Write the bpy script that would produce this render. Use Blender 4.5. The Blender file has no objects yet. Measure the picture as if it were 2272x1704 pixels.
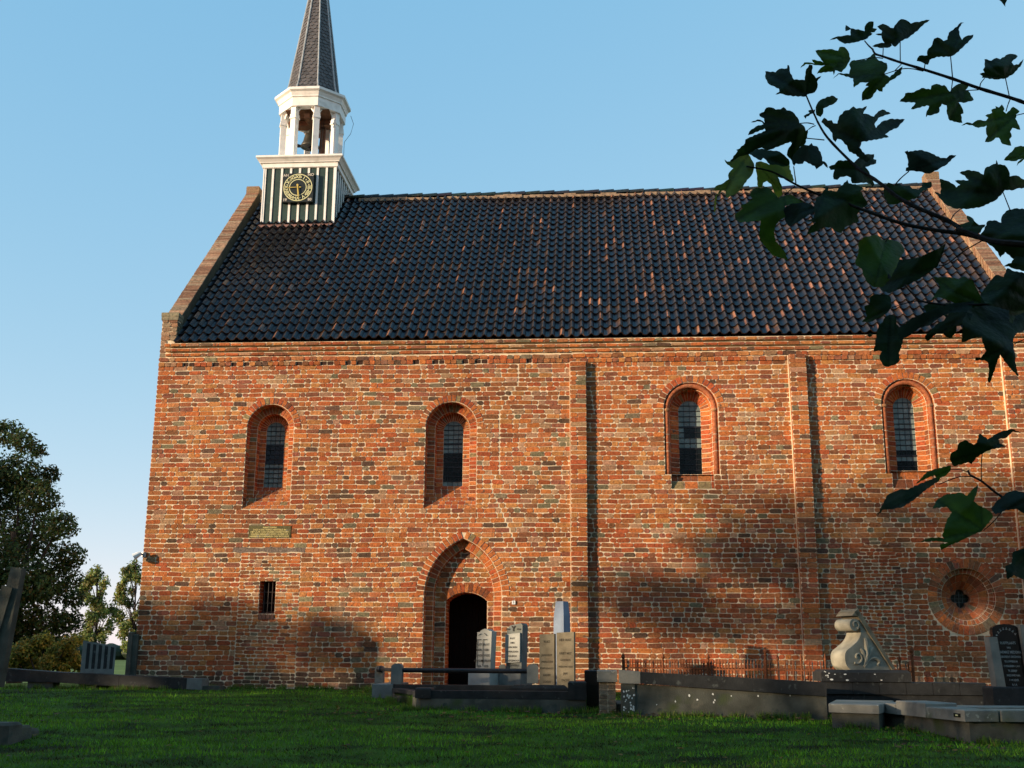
import bpy, bmesh, math, random
import numpy as np
from mathutils import Vector, Matrix
from mathutils.geometry import tessellate_polygon
random.seed(7); rng = np.random.default_rng(7)
S = bpy.context.scene
COL = S.collection

# ------------------------------------------------------------------ camera
FPX = 2500.0                                   # focal length in photo pixels (photo 2272 x 1704)
PITCH = math.atan((1458-852)/FPX); YAW = math.radians(4); ROLL = math.radians(.4)
CAM = np.array([0., -23., .65])
cF = np.array([-math.sin(YAW)*math.cos(PITCH), math.cos(YAW)*math.cos(PITCH), math.sin(PITCH)])
_R0 = np.array([math.cos(YAW), math.sin(YAW), 0.]); _U0 = np.cross(_R0, cF)
cR = _R0*math.cos(ROLL)+_U0*math.sin(ROLL); cU = _U0*math.cos(ROLL)-_R0*math.sin(ROLL)
cd = bpy.data.cameras.new('camera'); co = bpy.data.objects.new('camera', cd); COL.objects.link(co)
cd.sensor_width = 36; cd.lens = 36*FPX/2272; cd.clip_end = 5000; cd.clip_start = .05
M = Matrix.Identity(4)
for i in range(3):
    M[i][0] = cR[i]; M[i][1] = cU[i]; M[i][2] = -cF[i]; M[i][3] = CAM[i]
co.matrix_world = M; S.camera = co

# ------------------------------------------------------------------ light
SUN_AZ, SUN_EL = math.radians(60), math.radians(10)     # left of the wall's normal, low evening sun
sv = Vector((-math.sin(SUN_AZ)*math.cos(SUN_EL), -math.cos(SUN_AZ)*math.cos(SUN_EL), math.sin(SUN_EL)))
sl = bpy.data.lights.new('sun', 'SUN'); so = bpy.data.objects.new('sun', sl); COL.objects.link(so)
sl.energy = 2.3; sl.angle = math.radians(.5); sl.color = (1, .80, .55)
so.rotation_euler = sv.to_track_quat('Z', 'Y').to_euler(); so.location = (-60, -40, 30)
W = bpy.data.worlds.new('World'); S.world = W; W.use_nodes = True
wn = W.node_tree; bg = wn.nodes['Background']
sky = wn.nodes.new('ShaderNodeTexSky'); sky.sky_type = 'NISHITA'; sky.sun_disc = False
sky.sun_elevation = SUN_EL; sky.sun_rotation = math.atan2(sv.x, sv.y)
sky.altitude = 0; sky.air_density = .5; sky.dust_density = .4; sky.ozone_density = .3
# the camera's response to the bright sky: each channel rolls off softly, blue most
sp_ = wn.nodes.new('ShaderNodeSeparateColor'); cb_ = wn.nodes.new('ShaderNodeCombineColor'); wn.links.new(sky.outputs[0], sp_.inputs[0])
for i, (ex, gn) in enumerate(((.71, .81), (.33, 1.17), (.15, 1.56))):
    pw = wn.nodes.new('ShaderNodeMath'); pw.operation = 'POWER'; pw.inputs[1].default_value = ex
    ml = wn.nodes.new('ShaderNodeMath'); ml.operation = 'MULTIPLY'; ml.inputs[1].default_value = gn
    wn.links.new(sp_.outputs[i], pw.inputs[0]); wn.links.new(pw.outputs[0], ml.inputs[0]); wn.links.new(ml.outputs[0], cb_.inputs[i])
wn.links.new(cb_.outputs[0], bg.inputs[0]); bg.inputs[1].default_value = .15
S.view_settings.view_transform = 'Standard'; S.view_settings.look = 'None'
S.view_settings.exposure = 1.65; S.view_settings.gamma = 1

# ------------------------------------------------------------------ photo pixel -> point on a real plane
def ray(u, v):
    d = cF*FPX+cR*(u-1136)+cU*(852-v); return d/np.linalg.norm(d)
def onY(u, v, Y):
    d = ray(u, v); return CAM+d*((Y-CAM[1])/d[1])
def onP(u, v, p, n):
    d = ray(u, v); n = np.array(n); return CAM+d*(n@(np.array(p)-CAM)/(n@d))
def atD(u, v, dep):
    d = ray(u, v); return CAM+d*(dep/(d@cF))
def XZ(u, v): q = onY(u, v, 0); return (q[0], q[2])
def gz(x, y):
    z = -.0429*(-y-2) if y < -2 else 0.
    if y < -40: z = -.0429*38
    # the mound falls away behind and to the left of the church
    e = max(0, -x-13)*.12+max(0, y-3)*.05*(1 if x < -11 else 0)
    return max(z-min(e, 2.2), -2.4)

# ------------------------------------------------------------------ mesh builder
ROOT = {}
def tag(o, label=None, cat=None, group=None, kind=None):
    if label: o['label'] = label
    if cat: o['category'] = cat
    if group: o['group'] = group
    if kind: o['kind'] = kind
    return o
def thing(name, label, cat, loc=(0, 0, 0), group=None):
    o = bpy.data.objects.new(name, None); COL.objects.link(o); o.location = loc; o.empty_display_size = .2
    ROOT[o.name] = tuple(loc); return tag(o, label, cat, group)
def link(name, me, parent=None, smooth=False):
    o = bpy.data.objects.new(name, me); COL.objects.link(o)
    if parent:
        o.parent = parent; ROOT[o.name] = ROOT[parent.name]
    else: ROOT[o.name] = (0, 0, 0)
    if smooth: me.shade_smooth()
    return o
class MB:
    def __init__(s): s.v = []; s.f = []; s.c = []; s.m = []; s.col = (1, 1, 1); s.mi = 0
    def add(s, vs, fs, col=None, mi=None):
        b = len(s.v); c = col or s.col; k = s.mi if mi is None else mi
        s.v += [tuple(p) for p in vs]; s.c += [c]*len(vs)
        for f in fs: s.f.append(tuple(i+b for i in f)); s.m.append(k)
    def quad(s, a, b, c, d, **k): s.add([a, b, c, d], [(0, 1, 2, 3)], **k)
    def box(s, x0, y0, z0, x1, y1, z1, bev=0, **k):
        s.prism([(x0, y0), (x1, y0), (x1, y1), (x0, y1)], z0, z1, bev=bev, **k)
    def prism(s, plan, z0, z1, bev=0, dz=None, **k):
        # upright prism over a plan polygon (counter-clockwise), optional bevelled top; dz: per-corner top lift
        n = len(plan); dz = dz or [0]*n
        cx = sum(p[0] for p in plan)/n; cy = sum(p[1] for p in plan)/n
        def ins(p):
            dx, dy = cx-p[0], cy-p[1]; l = math.hypot(dx, dy) or 1
            return (p[0]+dx/l*bev*1.3, p[1]+dy/l*bev*1.3)
        vs = [(p[0], p[1], z0) for p in plan]+[(p[0], p[1], z1-bev+dz[i]) for i, p in enumerate(plan)]
        fs = [tuple(range(n-1, -1, -1))]+[(i, (i+1) % n, n+(i+1) % n, n+i) for i in range(n)]
        if bev:
            vs += [(*ins(p), z1+dz[i]) for i, p in enumerate(plan)]
            fs += [(n+i, n+(i+1) % n, 2*n+(i+1) % n, 2*n+i) for i in range(n)]+[tuple(range(2*n, 3*n))]
        else: fs.append(tuple(range(n, 2*n)))
        s.add(vs, fs, **k)
    def tube(s, pts, rad, seg=8, cap=True, **k):
        P = [Vector(p) for p in pts]; n = len(P); rad = rad if hasattr(rad, '__len__') else [rad]*n
        vs = []; up = Vector((.13, .2, 1)).normalized()
        for i, p in enumerate(P):
            t = (P[min(i+1, n-1)]-P[max(i-1, 0)]).normalized()
            a = t.cross(up)
            if a.length < .05: a = t.cross(Vector((1, .1, 0)))
            a.normalize(); b = t.cross(a)
            for j in range(seg):
                q = 2*math.pi*j/seg; vs.append(p+(a*math.cos(q)+b*math.sin(q))*rad[i])
        fs = [(i*seg+j, i*seg+(j+1) % seg, (i+1)*seg+(j+1) % seg, (i+1)*seg+j) for i in range(n-1) for j in range(seg)]
        if cap: fs += [tuple(range(seg))[::-1], tuple(range((n-1)*seg, n*seg))]
        s.add(vs, fs, **k)
    def lathe(s, c, prof, seg=16, **k):
        vs = []; n = len(prof)
        for r, z in prof:
            for j in range(seg):
                q = 2*math.pi*(j+.5)/seg; vs.append((c[0]+r*math.cos(q), c[1]+r*math.sin(q), c[2]+z))
        fs = [(i*seg+j, i*seg+(j+1) % seg, (i+1)*seg+(j+1) % seg, (i+1)*seg+j) for i in range(n-1) for j in range(seg)]
        fs += [tuple(range(seg))[::-1], tuple(range((n-1)*seg, n*seg))]
        s.add(vs, fs, **k)
    def extrude(s, poly, o, a, b, n, t, **k):
        # polygon of (p,q) in the frame o + p*a + q*b, extruded by t along n
        o, a, b, n = map(Vector, (o, a, b, n)); m = len(poly)
        P = [o+a*p+b*q for p, q in poly]; vs = P+[p+n*t for p in P]
        tri = tessellate_polygon([[Vector((p, q, 0)) for p, q in poly]])
        fs = [tuple(x) for x in tri]+[tuple(m+i for i in x[::-1]) for x in tri]
        fs += [(i, (i+1) % m, m+(i+1) % m, m+i) for i in range(m)]
        s.add(vs, fs, **k)
    def brick(s, a, b, c, d, n, h, gap=.006, ch=.012, jit=.003, tilt=.0, depth=.012, **k):
        # raised block over the quad a,b,c,d (ccw seen from outside), n outward, with clipped corners
        a, b, c, d, n = map(np.array, (a, b, c, d, n))
        lu = np.linalg.norm(b-a)+1e-6; lv = np.linalg.norm(d-a)+1e-6
        gu = min(gap/lu, .3); gv = min(gap/lv, .3); cu = min(ch/lu, .2); cv = min(ch/lv, .25)
        R = random.uniform
        uv = [(gu+cu, gv), (1-gu-cu, gv), (1-gu, gv+cv), (1-gu, 1-gv-cv), (1-gu-cu, 1-gv), (gu+cu, 1-gv), (gu, 1-gv-cv), (gu, gv+cv)]
        tx, tz = R(-tilt, tilt), R(-tilt, tilt)
        top = []; bot = []
        for p, q in uv:
            p2 = p+R(-jit, jit)/lu; q2 = q+R(-jit, jit)/lv
            X = a*(1-p2)*(1-q2)+b*p2*(1-q2)+c*p2*q2+d*(1-p2)*q2
            hh = h+tx*(p-.5)+tz*(q-.5)
            top.append(X+n*hh); bot.append(X-n*depth+(X-(a+b+c+d)/4)*.02)
        vs = top+bot
        s.add(vs, [tuple(range(8))]+[(i, 8+i, 8+(i+1) % 8, (i+1) % 8) for i in range(8)], **k)
    def build(s, name, mats, parent=None, smooth=False):
        me = bpy.data.meshes.new(name)
        o3 = np.array(ROOT[parent.name]) if parent else np.zeros(3)
        V = np.array(s.v, dtype=np.float64)-o3
        me.from_pydata(V.tolist(), [], s.f)
        mats = mats if isinstance(mats, (list, tuple)) else [mats]
        for m in mats: me.materials.append(m)
        if len(mats) > 1: me.polygons.foreach_set('material_index', s.m)
        at = me.color_attributes.new('tone', 'FLOAT_COLOR', 'POINT')
        at.data.foreach_set('color', np.c_[np.array(s.c), np.ones(len(s.c))].astype(np.float32).ravel())
        me.update()
        return link(name, me, parent, smooth)
def npmesh(name, V, Fc, mat, cols=None, parent=None, smooth=False):
    me = bpy.data.meshes.new(name); n, k = Fc.shape
    o3 = np.array(ROOT[parent.name]) if parent else np.zeros(3)
    me.vertices.add(len(V)); me.vertices.foreach_set('co', (V-o3).astype(np.float32).ravel())
    me.loops.add(n*k); me.loops.foreach_set('vertex_index', Fc.astype(np.int32).ravel())
    me.polygons.add(n); me.polygons.foreach_set('loop_start', np.arange(0, n*k, k, dtype=np.int32))
    me.polygons.foreach_set('loop_total', np.full(n, k, dtype=np.int32))
    me.update(calc_edges=True); me.materials.append(mat)
    if cols is not None:
        at = me.color_attributes.new('tone', 'FLOAT_COLOR', 'POINT')
        at.data.foreach_set('color', np.c_[cols, np.ones(len(cols))].astype(np.float32).ravel())
    return link(name, me, parent, smooth)

# ------------------------------------------------------------------ materials
def mat(name, col=(.5, .5, .5), rough=.8, spec=.3, attr=False, ns=8., nv=.25, bump=.0, bs=40., metal=0., extra=None, trans=None, big=None):
    m = bpy.data.materials.new(name); m.use_nodes = True; t = m.node_tree; N = t.nodes; L = t.links
    b = N['Principled BSDF']; b.inputs['Roughness'].default_value = rough; b.inputs['Metallic'].default_value = metal
    b.inputs['Specular IOR Level'].default_value = spec
    tc = N.new('ShaderNodeTexCoord')
    nz = N.new('ShaderNodeTexNoise'); nz.inputs['Scale'].default_value = ns; nz.inputs['Detail'].default_value = 6
    L.new(tc.outputs['Object'], nz.inputs['Vector'])
    if attr:
        src = N.new('ShaderNodeVertexColor'); src.layer_name = 'tone'; cs = src.outputs['Color']
    else:
        src = N.new('ShaderNodeRGB'); src.outputs[0].default_value = (*col, 1); cs = src.outputs[0]
    mr = N.new('ShaderNodeMapRange'); mr.inputs['From Min'].default_value = .3; mr.inputs['From Max'].default_value = .7
    mr.inputs['To Min'].default_value = 1-nv; mr.inputs['To Max'].default_value = 1+nv
    L.new(nz.outputs['Fac'], mr.inputs['Value'])
    mx = N.new('ShaderNodeMix'); mx.data_type = 'RGBA'; mx.blend_type = 'MULTIPLY'; mx.inputs['Factor'].default_value = 1
    L.new(cs, mx.inputs['A']); L.new(mr.outputs[0], mx.inputs['B']); out = mx.outputs['Result']
    if extra:      # (colour, scale, threshold, softness): blotches of another material, lichen, worn glaze, stains
        for (ec, es, th, sf) in extra:
            n2 = N.new('ShaderNodeTexNoise'); n2.inputs['Scale'].default_value = es; n2.inputs['Detail'].default_value = 4
            L.new(tc.outputs['Object'], n2.inputs['Vector'])
            m2 = N.new('ShaderNodeMapRange'); m2.inputs['From Min'].default_value = th; m2.inputs['From Max'].default_value = th+sf
            L.new(n2.outputs['Fac'], m2.inputs['Value'])
            x2 = N.new('ShaderNodeMix'); x2.data_type = 'RGBA'; L.new(m2.outputs[0], x2.inputs['Factor'])
            L.new(out, x2.inputs['A']); x2.inputs['B'].default_value = (*ec, 1); out = x2.outputs['Result']
    if big:
        n4 = N.new('ShaderNodeTexNoise'); n4.inputs['Scale'].default_value = big[0]; n4.inputs['Detail'].default_value = 5; L.new(tc.outputs['Object'], n4.inputs['Vector'])
        m4 = N.new('ShaderNodeMapRange'); m4.inputs['From Min'].default_value = .3; m4.inputs['From Max'].default_value = .7
        m4.inputs['To Min'].default_value = 1-big[1]; m4.inputs['To Max'].default_value = 1+big[1]*.6; L.new(n4.outputs['Fac'], m4.inputs['Value'])
        x4 = N.new('ShaderNodeMix'); x4.data_type = 'RGBA'; x4.blend_type = 'MULTIPLY'; x4.inputs['Factor'].default_value = 1
        L.new(out, x4.inputs['A']); L.new(m4.outputs[0], x4.inputs['B']); out = x4.outputs['Result']
    L.new(out, b.inputs['Base Color'])
    if bump:
        n3 = N.new('ShaderNodeTexNoise'); n3.inputs['Scale'].default_value = bs; n3.inputs['Detail'].default_value = 5
        L.new(tc.outputs['Object'], n3.inputs['Vector'])
        bp = N.new('ShaderNodeBump'); bp.inputs['Strength'].default_value = bump; bp.inputs['Distance'].default_value = .02
        L.new(n3.outputs['Fac'], bp.inputs['Height']); L.new(bp.outputs[0], b.inputs['Normal'])
    if trans:
        ad = N.new('ShaderNodeMixShader'); tr = N.new('ShaderNodeBsdfTranslucent'); ad.inputs[0].default_value = trans
        L.new(out, tr.inputs['Color']); L.new(b.outputs[0], ad.inputs[1]); L.new(tr.outputs[0], ad.inputs[2])
        L.new(ad.outputs[0], N['Material Output'].inputs['Surface'])
    return m
m_brick = mat('brick', attr=True, rough=.85, spec=.2, ns=22, nv=.35, bump=.65, bs=60, extra=[((.12, .07, .045), 9, .62, .12), ((.34, .22, .14), 1.1, .60, .30)], big=(.45, .28))
m_mortar = mat('lime_mortar', (.66, .53, .37), .95, .1, ns=5, nv=.25, bump=.4, bs=90)
m_tile = mat('glazed_pantile', attr=True, rough=.3, spec=.22, ns=14, nv=.45, bump=.12, bs=30, extra=[((.13, .065, .04), 11, .66, .05)])
m_ridgem = mat('ridge_mortar', (.27, .19, .125), .9, .1, ns=9, nv=.35, bump=.5, bs=40)
m_white = mat('white_paint', (.80, .77, .71), .5, .35, ns=5, nv=.09, extra=[((.52, .49, .42), 3.2, .60, .25)])
m_green = mat('green_boards', (.018, .042, .032), .5, .4, ns=12, nv=.2)
m_slate = mat('spire_slate', attr=True, rough=.55, spec=.4, ns=30, nv=.3, bump=.2)
m_lead = mat('lead', (.32, .34, .34), .5, .5, ns=9, nv=.25)
m_gold = mat('gilding', (.85, .55, .12), .3, .6, ns=5, nv=.05, metal=.6)
m_cream = mat('dial_paint', (.62, .60, .32), .5, .4, ns=5, nv=.08)
m_black = mat('dial_black', (.008, .012, .010), .45, .4, ns=5, nv=.1)
m_bell = mat('bell_bronze', (.06, .055, .04), .45, .5, ns=8, nv=.3, metal=.5)
m_timber = mat('brown_timber', (.16, .075, .04), .8, .2, ns=10, nv=.3)
m_beam = mat('weathered_oak', (.17, .125, .10), .9, .1, ns=26, nv=.45, bump=.5, bs=40)
m_door = mat('dark_door', (.0045, .0038, .0035), .8, .08, ns=6, nv=.2)
m_glass = mat('leaded_glass', attr=True, rough=.25, spec=.35, ns=3, nv=.2, bump=.05, bs=12)
m_iron = mat('dark_iron', (.012, .012, .015), .5, .4, ns=20, nv=.3)
m_rust = mat('rusty_iron', (.17, .055, .022), .85, .2, ns=25, nv=.45, bump=.3)
m_stone = mat('grey_limestone', (.16, .168, .155), .8, .25, ns=7, nv=.22, bump=.15, bs=60, extra=[((.14, .14, .11), 5, .58, .15)])
m_pale = mat('pale_stone', (.34, .335, .30), .8, .25, ns=6, nv=.16, bump=.12, bs=60)
m_blue = mat('blue_grey_stone', (.19, .235, .31), .7, .3, ns=6, nv=.1, bump=.1)  # base colour darkened in place of shade falling on the obelisk
m_scroll = mat('scroll_stone', (.27, .25, .195), .85, .2, ns=5, nv=.3, bump=.2, bs=50, extra=[((.14, .14, .10), 4, .58, .15)])
m_sand = mat('sandstone', (.22, .18, .12), .9, .15, ns=6, nv=.3, bump=.25, bs=60, extra=[((.16, .12, .08), 4, .57, .15)])
m_dark = mat('dark_stone', (.020, .020, .020), .7, .3, ns=7, nv=.35, bump=.2, bs=40, extra=[((.07, .075, .07), 12, .62, .1)])
m_blackst = mat('black_granite', (.006, .006, .007), .25, .5, ns=9, nv=.3)
m_conc = mat('cement_render', (.085, .085, .07), .95, .1, ns=4, nv=.35, bump=.35, bs=50, extra=[((.17, .15, .11), 3, .6, .2), ((.06, .07, .06), 6, .58, .12), ((.075, .09, .04), 2.2, .6, .15)])
m_tomb = mat('tomb_limestone', (.22, .21, .18), .85, .2, ns=4, nv=.25, bump=.25, bs=50, extra=[((.12, .115, .1), 3.3, .55, .2), ((.10, .115, .06), 2.1, .6, .15), ((.34, .33, .28), 13, .66, .06)])
m_lichen = mat('white_lichen', (.72, .72, .68), .9, .1, ns=30, nv=.1)
m_letter = mat('incised_letter', (.05, .045, .04), .9, .1, ns=9, nv=.2)
m_sletter = mat('worn_letter', (.10, .08, .055), .9, .1, ns=9, nv=.3)
m_wlet = mat('pale_letter', (.42, .42, .40), .7, .2, ns=9, nv=.1)
m_plaqt = mat('bronze_letter', (.62, .50, .20), .6, .3, ns=9, nv=.2)
m_plaq = mat('plaque_stone', (.10, .085, .035), .8, .2, ns=12, nv=.4, bump=.3, extra=[((.2, .19, .17), 8, .6, .1)])
m_leafm = mat('maple_leaf', attr=True, rough=.5, spec=.15, ns=14, nv=.45, bump=.2, bs=60, trans=.38, extra=[((.006, .006, .003), 22, .73, .02)])
m_bark = mat('twig_bark', (.030, .023, .020), .85, .2, ns=20, nv=.3, bump=.3, bs=60)
m_fol = mat('tree_leaves', attr=True, rough=.6, spec=.25, ns=2, nv=.3, trans=.35)
m_grass = mat('grass_blades', attr=True, rough=.6, spec=.2, ns=1.2, nv=.35, trans=.3)
m_turf = mat('lawn_turf', (.035, .075, .008), .95, .1, ns=2.2, nv=.6, bump=.8, bs=30, extra=[((.016, .028, .007), 1.1, .55, .1)])
m_field = mat('far_field', (.12, .16, .04), .95, .1, ns=.02, nv=.4)
m_white2 = mat('white_enamel', (.8, .8, .78), .4, .4, ns=3, nv=.03)
m_lamp = mat('lamp_metal', (.30, .31, .32), .4, .5, ns=6, nv=.2, metal=.4)

# ------------------------------------------------------------------ text
def text_polys(body, size, bold=0.):
    cu = bpy.data.curves.new('t', 'FONT'); cu.body = body; cu.size = size; cu.align_x = 'CENTER'; cu.align_y = 'CENTER'
    cu.resolution_u = 2; cu.offset = bold
    ob = bpy.data.objects.new('t', cu); COL.objects.link(ob)
    dg = bpy.context.evaluated_depsgraph_get(); me = bpy.data.meshes.new_from_object(ob.evaluated_get(dg))
    V = [tuple(v.co) for v in me.vertices]; Fs = [tuple(p.vertices) for p in me.polygons]
    bpy.data.objects.remove(ob); bpy.data.curves.remove(cu); bpy.data.meshes.remove(me)
    return V, Fs
def put_text(mb, body, size, o, a, b, n, lift=.003, rot=0., bold=0., sx=1.):
    V, Fs = text_polys(body, size, bold); o, a, b, n = map(Vector, (o, a, b, n)); c, s = math.cos(rot), math.sin(rot)
    mb.add([o+a*((x*c-y*s)*sx)+b*(x*s+y*c)+n*lift for x, y, z in V], Fs)

# ------------------------------------------------------------------ brick colours
PAL = [(.42, .124, .034), (.42, .165, .054), (.35, .084, .028), (.21, .078, .034), (.11, .060, .037), (.18, .140, .080), (.37, .20, .11), (.25, .085, .046), (.34, .112, .042)]
def bcol(x, z, y=0):
    n = math.sin(x*.9+1.3)*math.sin(z*1.1+.4*x)+.5*math.sin(x*2.3-z*1.7)
    if x < -.3 or z > 5.6: w = [5, 4, 4, 2.4+n, .9+.5*n, 1.2+n*.8, 1.4, 2, 4]
    else: w = [4.5, 3.2, 5, 2.0, .5, .8, 1.0, 2.2, 5]
    if -.3 < x < 8.4 and z > 3.4: w = [5.5, 5, 3.6, 1.8, .35, .7, 2.0, 1.6, 5]
    if -1.7 < x < -.4 and z > 3: w = [4, 4, 2.5, 2.8, .6, 1.6, 3.2, 2, 4]
    if x > -.3 and z < 3.0: w = [2.6, 1, 6.5, 2.4, .8, .9, .5, 3.2, 5.5]
    if x < -4.2 and z < .34: w = [0, 0, .2, .4, 6, .6, 0, .5, 0]; 
    c = random.choices(PAL, [max(.1, q) for q in w])[0]; f = random.uniform(.8, 1.2)
    return (c[0]*f, c[1]*f*random.uniform(.92, 1.08), c[2]*f)
def tcol(x=0, z=0):
    c = random.choice([(.30, .16, .09), (.33, .20, .12), (.24, .12, .07), (.30, .21, .13)]); f = random.uniform(.8, 1.15)
    return tuple(q*f for q in c)
def rcol(x=0, z=0):
    c = random.choices([(.44, .125, .035), (.37, .08, .028), (.46, .16, .05), (.22, .07, .03), (.24, .17, .08)], [5, 5, 3, 2, .7])[0]; f = random.uniform(.85, 1.15)
    return tuple(q*f for q in c)

# ------------------------------------------------------------------ the church
church = thing('brick_church', 'old red brick village church with black pantile roof and white wooden bell turret', 'church')
XL, XR, ZE = -9.27, 9.25, 7.14
CH = .0992
def wave(x, z): return .010*math.sin(x*.55+z*.9)+.006*math.sin(x*1.9+z*2.7+1)+.003*math.sin(x*6.1+z*5)
def bulge(x, z): return .012*math.sin(x*.8+z*.6)+.008*math.sin(x*2.1-z*1.3)

def arch_path(cx, hw, zb, zs, kind='round', rad=None, st=.09, jambs=True):
    """stations (x,z,nx,nz,is_arch) from the left jamb's foot over the arch to the right jamb's foot"""
    P = []
    n = max(2, round((zs-zb)/st))
    L = [(cx-hw, zb+(zs-zb)*i/n, 1, 0, 0) for i in range(n+1)] if jambs else [(cx-hw, zs, 1, 0, 0)]
    A = []
    if kind == 'round':
        m = max(8, round(math.pi*hw/st))
        for i in range(1, m):
            t = math.pi-math.pi*i/m; A.append((cx+hw*math.cos(t), zs+hw*math.sin(t), -math.cos(t), -math.sin(t), 1))
    elif kind == 'point':
        R = rad; ox = cx-hw+R; te = math.acos((cx-ox)/R*-1) ; m = max(5, round(R*te/st))
        half = []
        for i in range(1, m+1):
            t = te*i/m; half.append((ox-R*math.cos(t), zs+R*math.sin(t), math.cos(t), -math.sin(t), 1))
        A = half+[(2*cx-x, z, -nx, nz, 1) for x, z, nx, nz, q in half[::-1]]
    elif kind == 'segment':
        R = rad; zc = zs-math.sqrt(R*R-hw*hw); ta = math.asin(hw/R); m = max(5, round(2*R*ta/st))
        for i in range(1, m):
            t = -ta+2*ta*i/m; A.append((cx+R*math.sin(t), zc+R*math.cos(t), -math.sin(t), -math.cos(t), 1))
    Rr = [(2*cx-x, z, -nx, nz, q) for x, z, nx, nz, q in L[::-1]]
    return L+A+Rr
def off(stn, ins, cx=None, side=None):
    x, z, nx, nz, q = stn; X, Z = x+nx*ins, z+nz*ins
    return X, Z
def outline(path, ins=0): return [off(s, ins) for s in path]
def sweep(mb, path, prof, colf, only_arch=False, liner=True, h=.006, cx=None, gap=.006, y0=0.):
    for i in range(len(path)-1):
        a, b = path[i], path[i+1]
        if abs(a[0]-b[0])+abs(a[1]-b[1]) < 1e-4: continue
        if only_arch and not (a[4] or b[4]): continue
        left = (a[0]+b[0])/2 < (cx if cx is not None else 1e9)
        for j in range(len(prof)-1):
            (i0, d0), (i1, d1) = prof[j], prof[j+1]
            def P(s, ins, d):
                X, Z = off(s, ins)
                if cx is not None: X = min(X, cx) if left else max(X, cx)
                return np.array((X, y0+d, Z))
            q = [P(a, i0, d0), P(a, i1, d1), P(b, i1, d1), P(b, i0, d0)]
            n = np.cross(q[1]-q[0], q[3]-q[0]); l = np.linalg.norm(n)
            if l < 1e-7: continue
            n = n/l
            if liner: mb.quad(*q, col=(.5, .42, .3), mi=1)
            mb.brick(*q, n, h+random.uniform(-.001, .002), gap=gap, ch=.006, jit=.0015, col=colf((a[0]+b[0])/2, (a[1]+b[1])/2), mi=0)

def px_w(u, v, Y=0): q = onY(u, v, Y); return q[0], q[2]
# openings ----------------------------------------------------------------
def snap(z, ch=CH): return -.06+round((z+.06)/ch)*ch
def win_geo(l, r, top, bot):
    (xl, zt) = px_w(*l); (xr, _) = px_w(*r); _, ztop = px_w(*top); _, zb = px_w(*bot)
    cx = (xl+xr)/2; hw = (xr-xl)/2; return cx, hw, snap(zb), ztop-hw
win1 = win_geo((546, 985), (650, 985), (600, 897), (540, 1127))
win2 = win_geo((943.5, 985), (1057.5, 985), (1003, 891.5), (941, 1130))
win3 = win_geo((1474, 960), (1594.5, 960), (1533, 848), (1490, 1087))
win4 = win_geo((1959, 950), (2077, 950), (2015, 840.5), (1980, 1084))
paths = []
for w in (win1, win2): paths.append(arch_path(*w, st=.085))
# windows three and four: the outer order stops above the sill
z3 = snap(px_w(1500, 1049)[1]); z4 = snap(px_w(1980, 1046)[1])
for w, zz in ((win3, z3), (win4, z4)): paths.append(arch_path(w[0], w[1], zz, w[3], st=.1))
(dl, _), (dr, dzs), (_, dza) = px_w(941, 1300), px_w(1113, 1322), px_w(1026, 1194.6)
dcx, dhw = (dl+dr)/2, (dr-dl)/2; drise = dza-dzs; drad = (drise**2+dhw**2)/(2*dhw)
dpath = arch_path(dcx, dhw, -.03, dzs, 'point', drad, st=.1)
ocx, ocz = px_w(2144, 1324); orad = 60/108.; 
swl, swr = px_w(575, 1320)[0], px_w(611, 1320)[0]; swt, swb = snap(px_w(593, 1289)[1], .073), snap(px_w(593, 1360)[1], .073)
ring_t = .155
def poly_open(path, ins): return outline(path, ins)
op_field = [poly_open(p, -ring_t if True else 0) for p in paths]
# ring only over the arch: jambs keep the field tight to the edge
def ringed(path, t):
    return [off(s, -t if s[4] else -.004) for s in path]
op_field = [ringed(p, ring_t) for p in paths]+[ringed(dpath, .17)]
for w, zz in ((win3, z3), (win4, z4)):
    op_field.append([(w[0]-w[1]+.12, w[2]), (w[0]-w[1]+.12, zz+.02), (w[0]+w[1]-.12, zz+.02), (w[0]+w[1]-.12, w[2])])
circ = lambda r, n=40: [(ocx+r*math.cos(2*math.pi*i/n), ocz+r*math.sin(2*math.pi*i/n)) for i in range(n)]
op_field.append(circ(orad+.19)); op_field.append([(swl, swb), (swl, swt), (swr, swt), (swr, swb)])
# patches of smaller bricks: round the little barred window, and a walled-up pointed doorway
pl, pr, pt = px_w(528.5, 1330)[0], px_w(663, 1330)[0], snap(px_w(590, 1229)[1])
patch1 = [(pl, -.05), (pl, pt), (pr, pt), (pr, -.05)]
bl, br = px_w(1900, 1330)[0], px_w(2004, 1330)[0]; bt = px_w(1956, 1185)[1]; bs = px_w(1956, 1270)[1]
bcx = (bl+br)/2; bh = (br-bl)/2; patch2 = outline(arch_path(bcx, bh, -.05, bs, 'point', ((bt-bs)**2+bh*bh)/(2*bh), st=.12))
beam = (*px_w(517, 1227), *px_w(677, 1217)); _b = snap(beam[1]); beam = (beam[0], _b, beam[2], _b+CH)
plq = (*px_w(551.6, 1193), *px_w(646, 1167))
rect = lambda b: [(b[0], b[1]), (b[0], b[3]), (b[2], b[3]), (b[2], b[1])]
op_all = op_field+[rect(beam)]
def scan(poly, z):
    xs = []
    n = len(poly)
    for i in range(n):
        (x0, z0), (x1, z1) = poly[i], poly[(i+1) % n]
        if (z0 <= z) != (z1 <= z): xs.append(x0+(x1-x0)*(z-z0)/(z1-z0))
    xs.sort(); return [(xs[i], xs[i+1]) for i in range(0, len(xs)-1, 2)]
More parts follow.
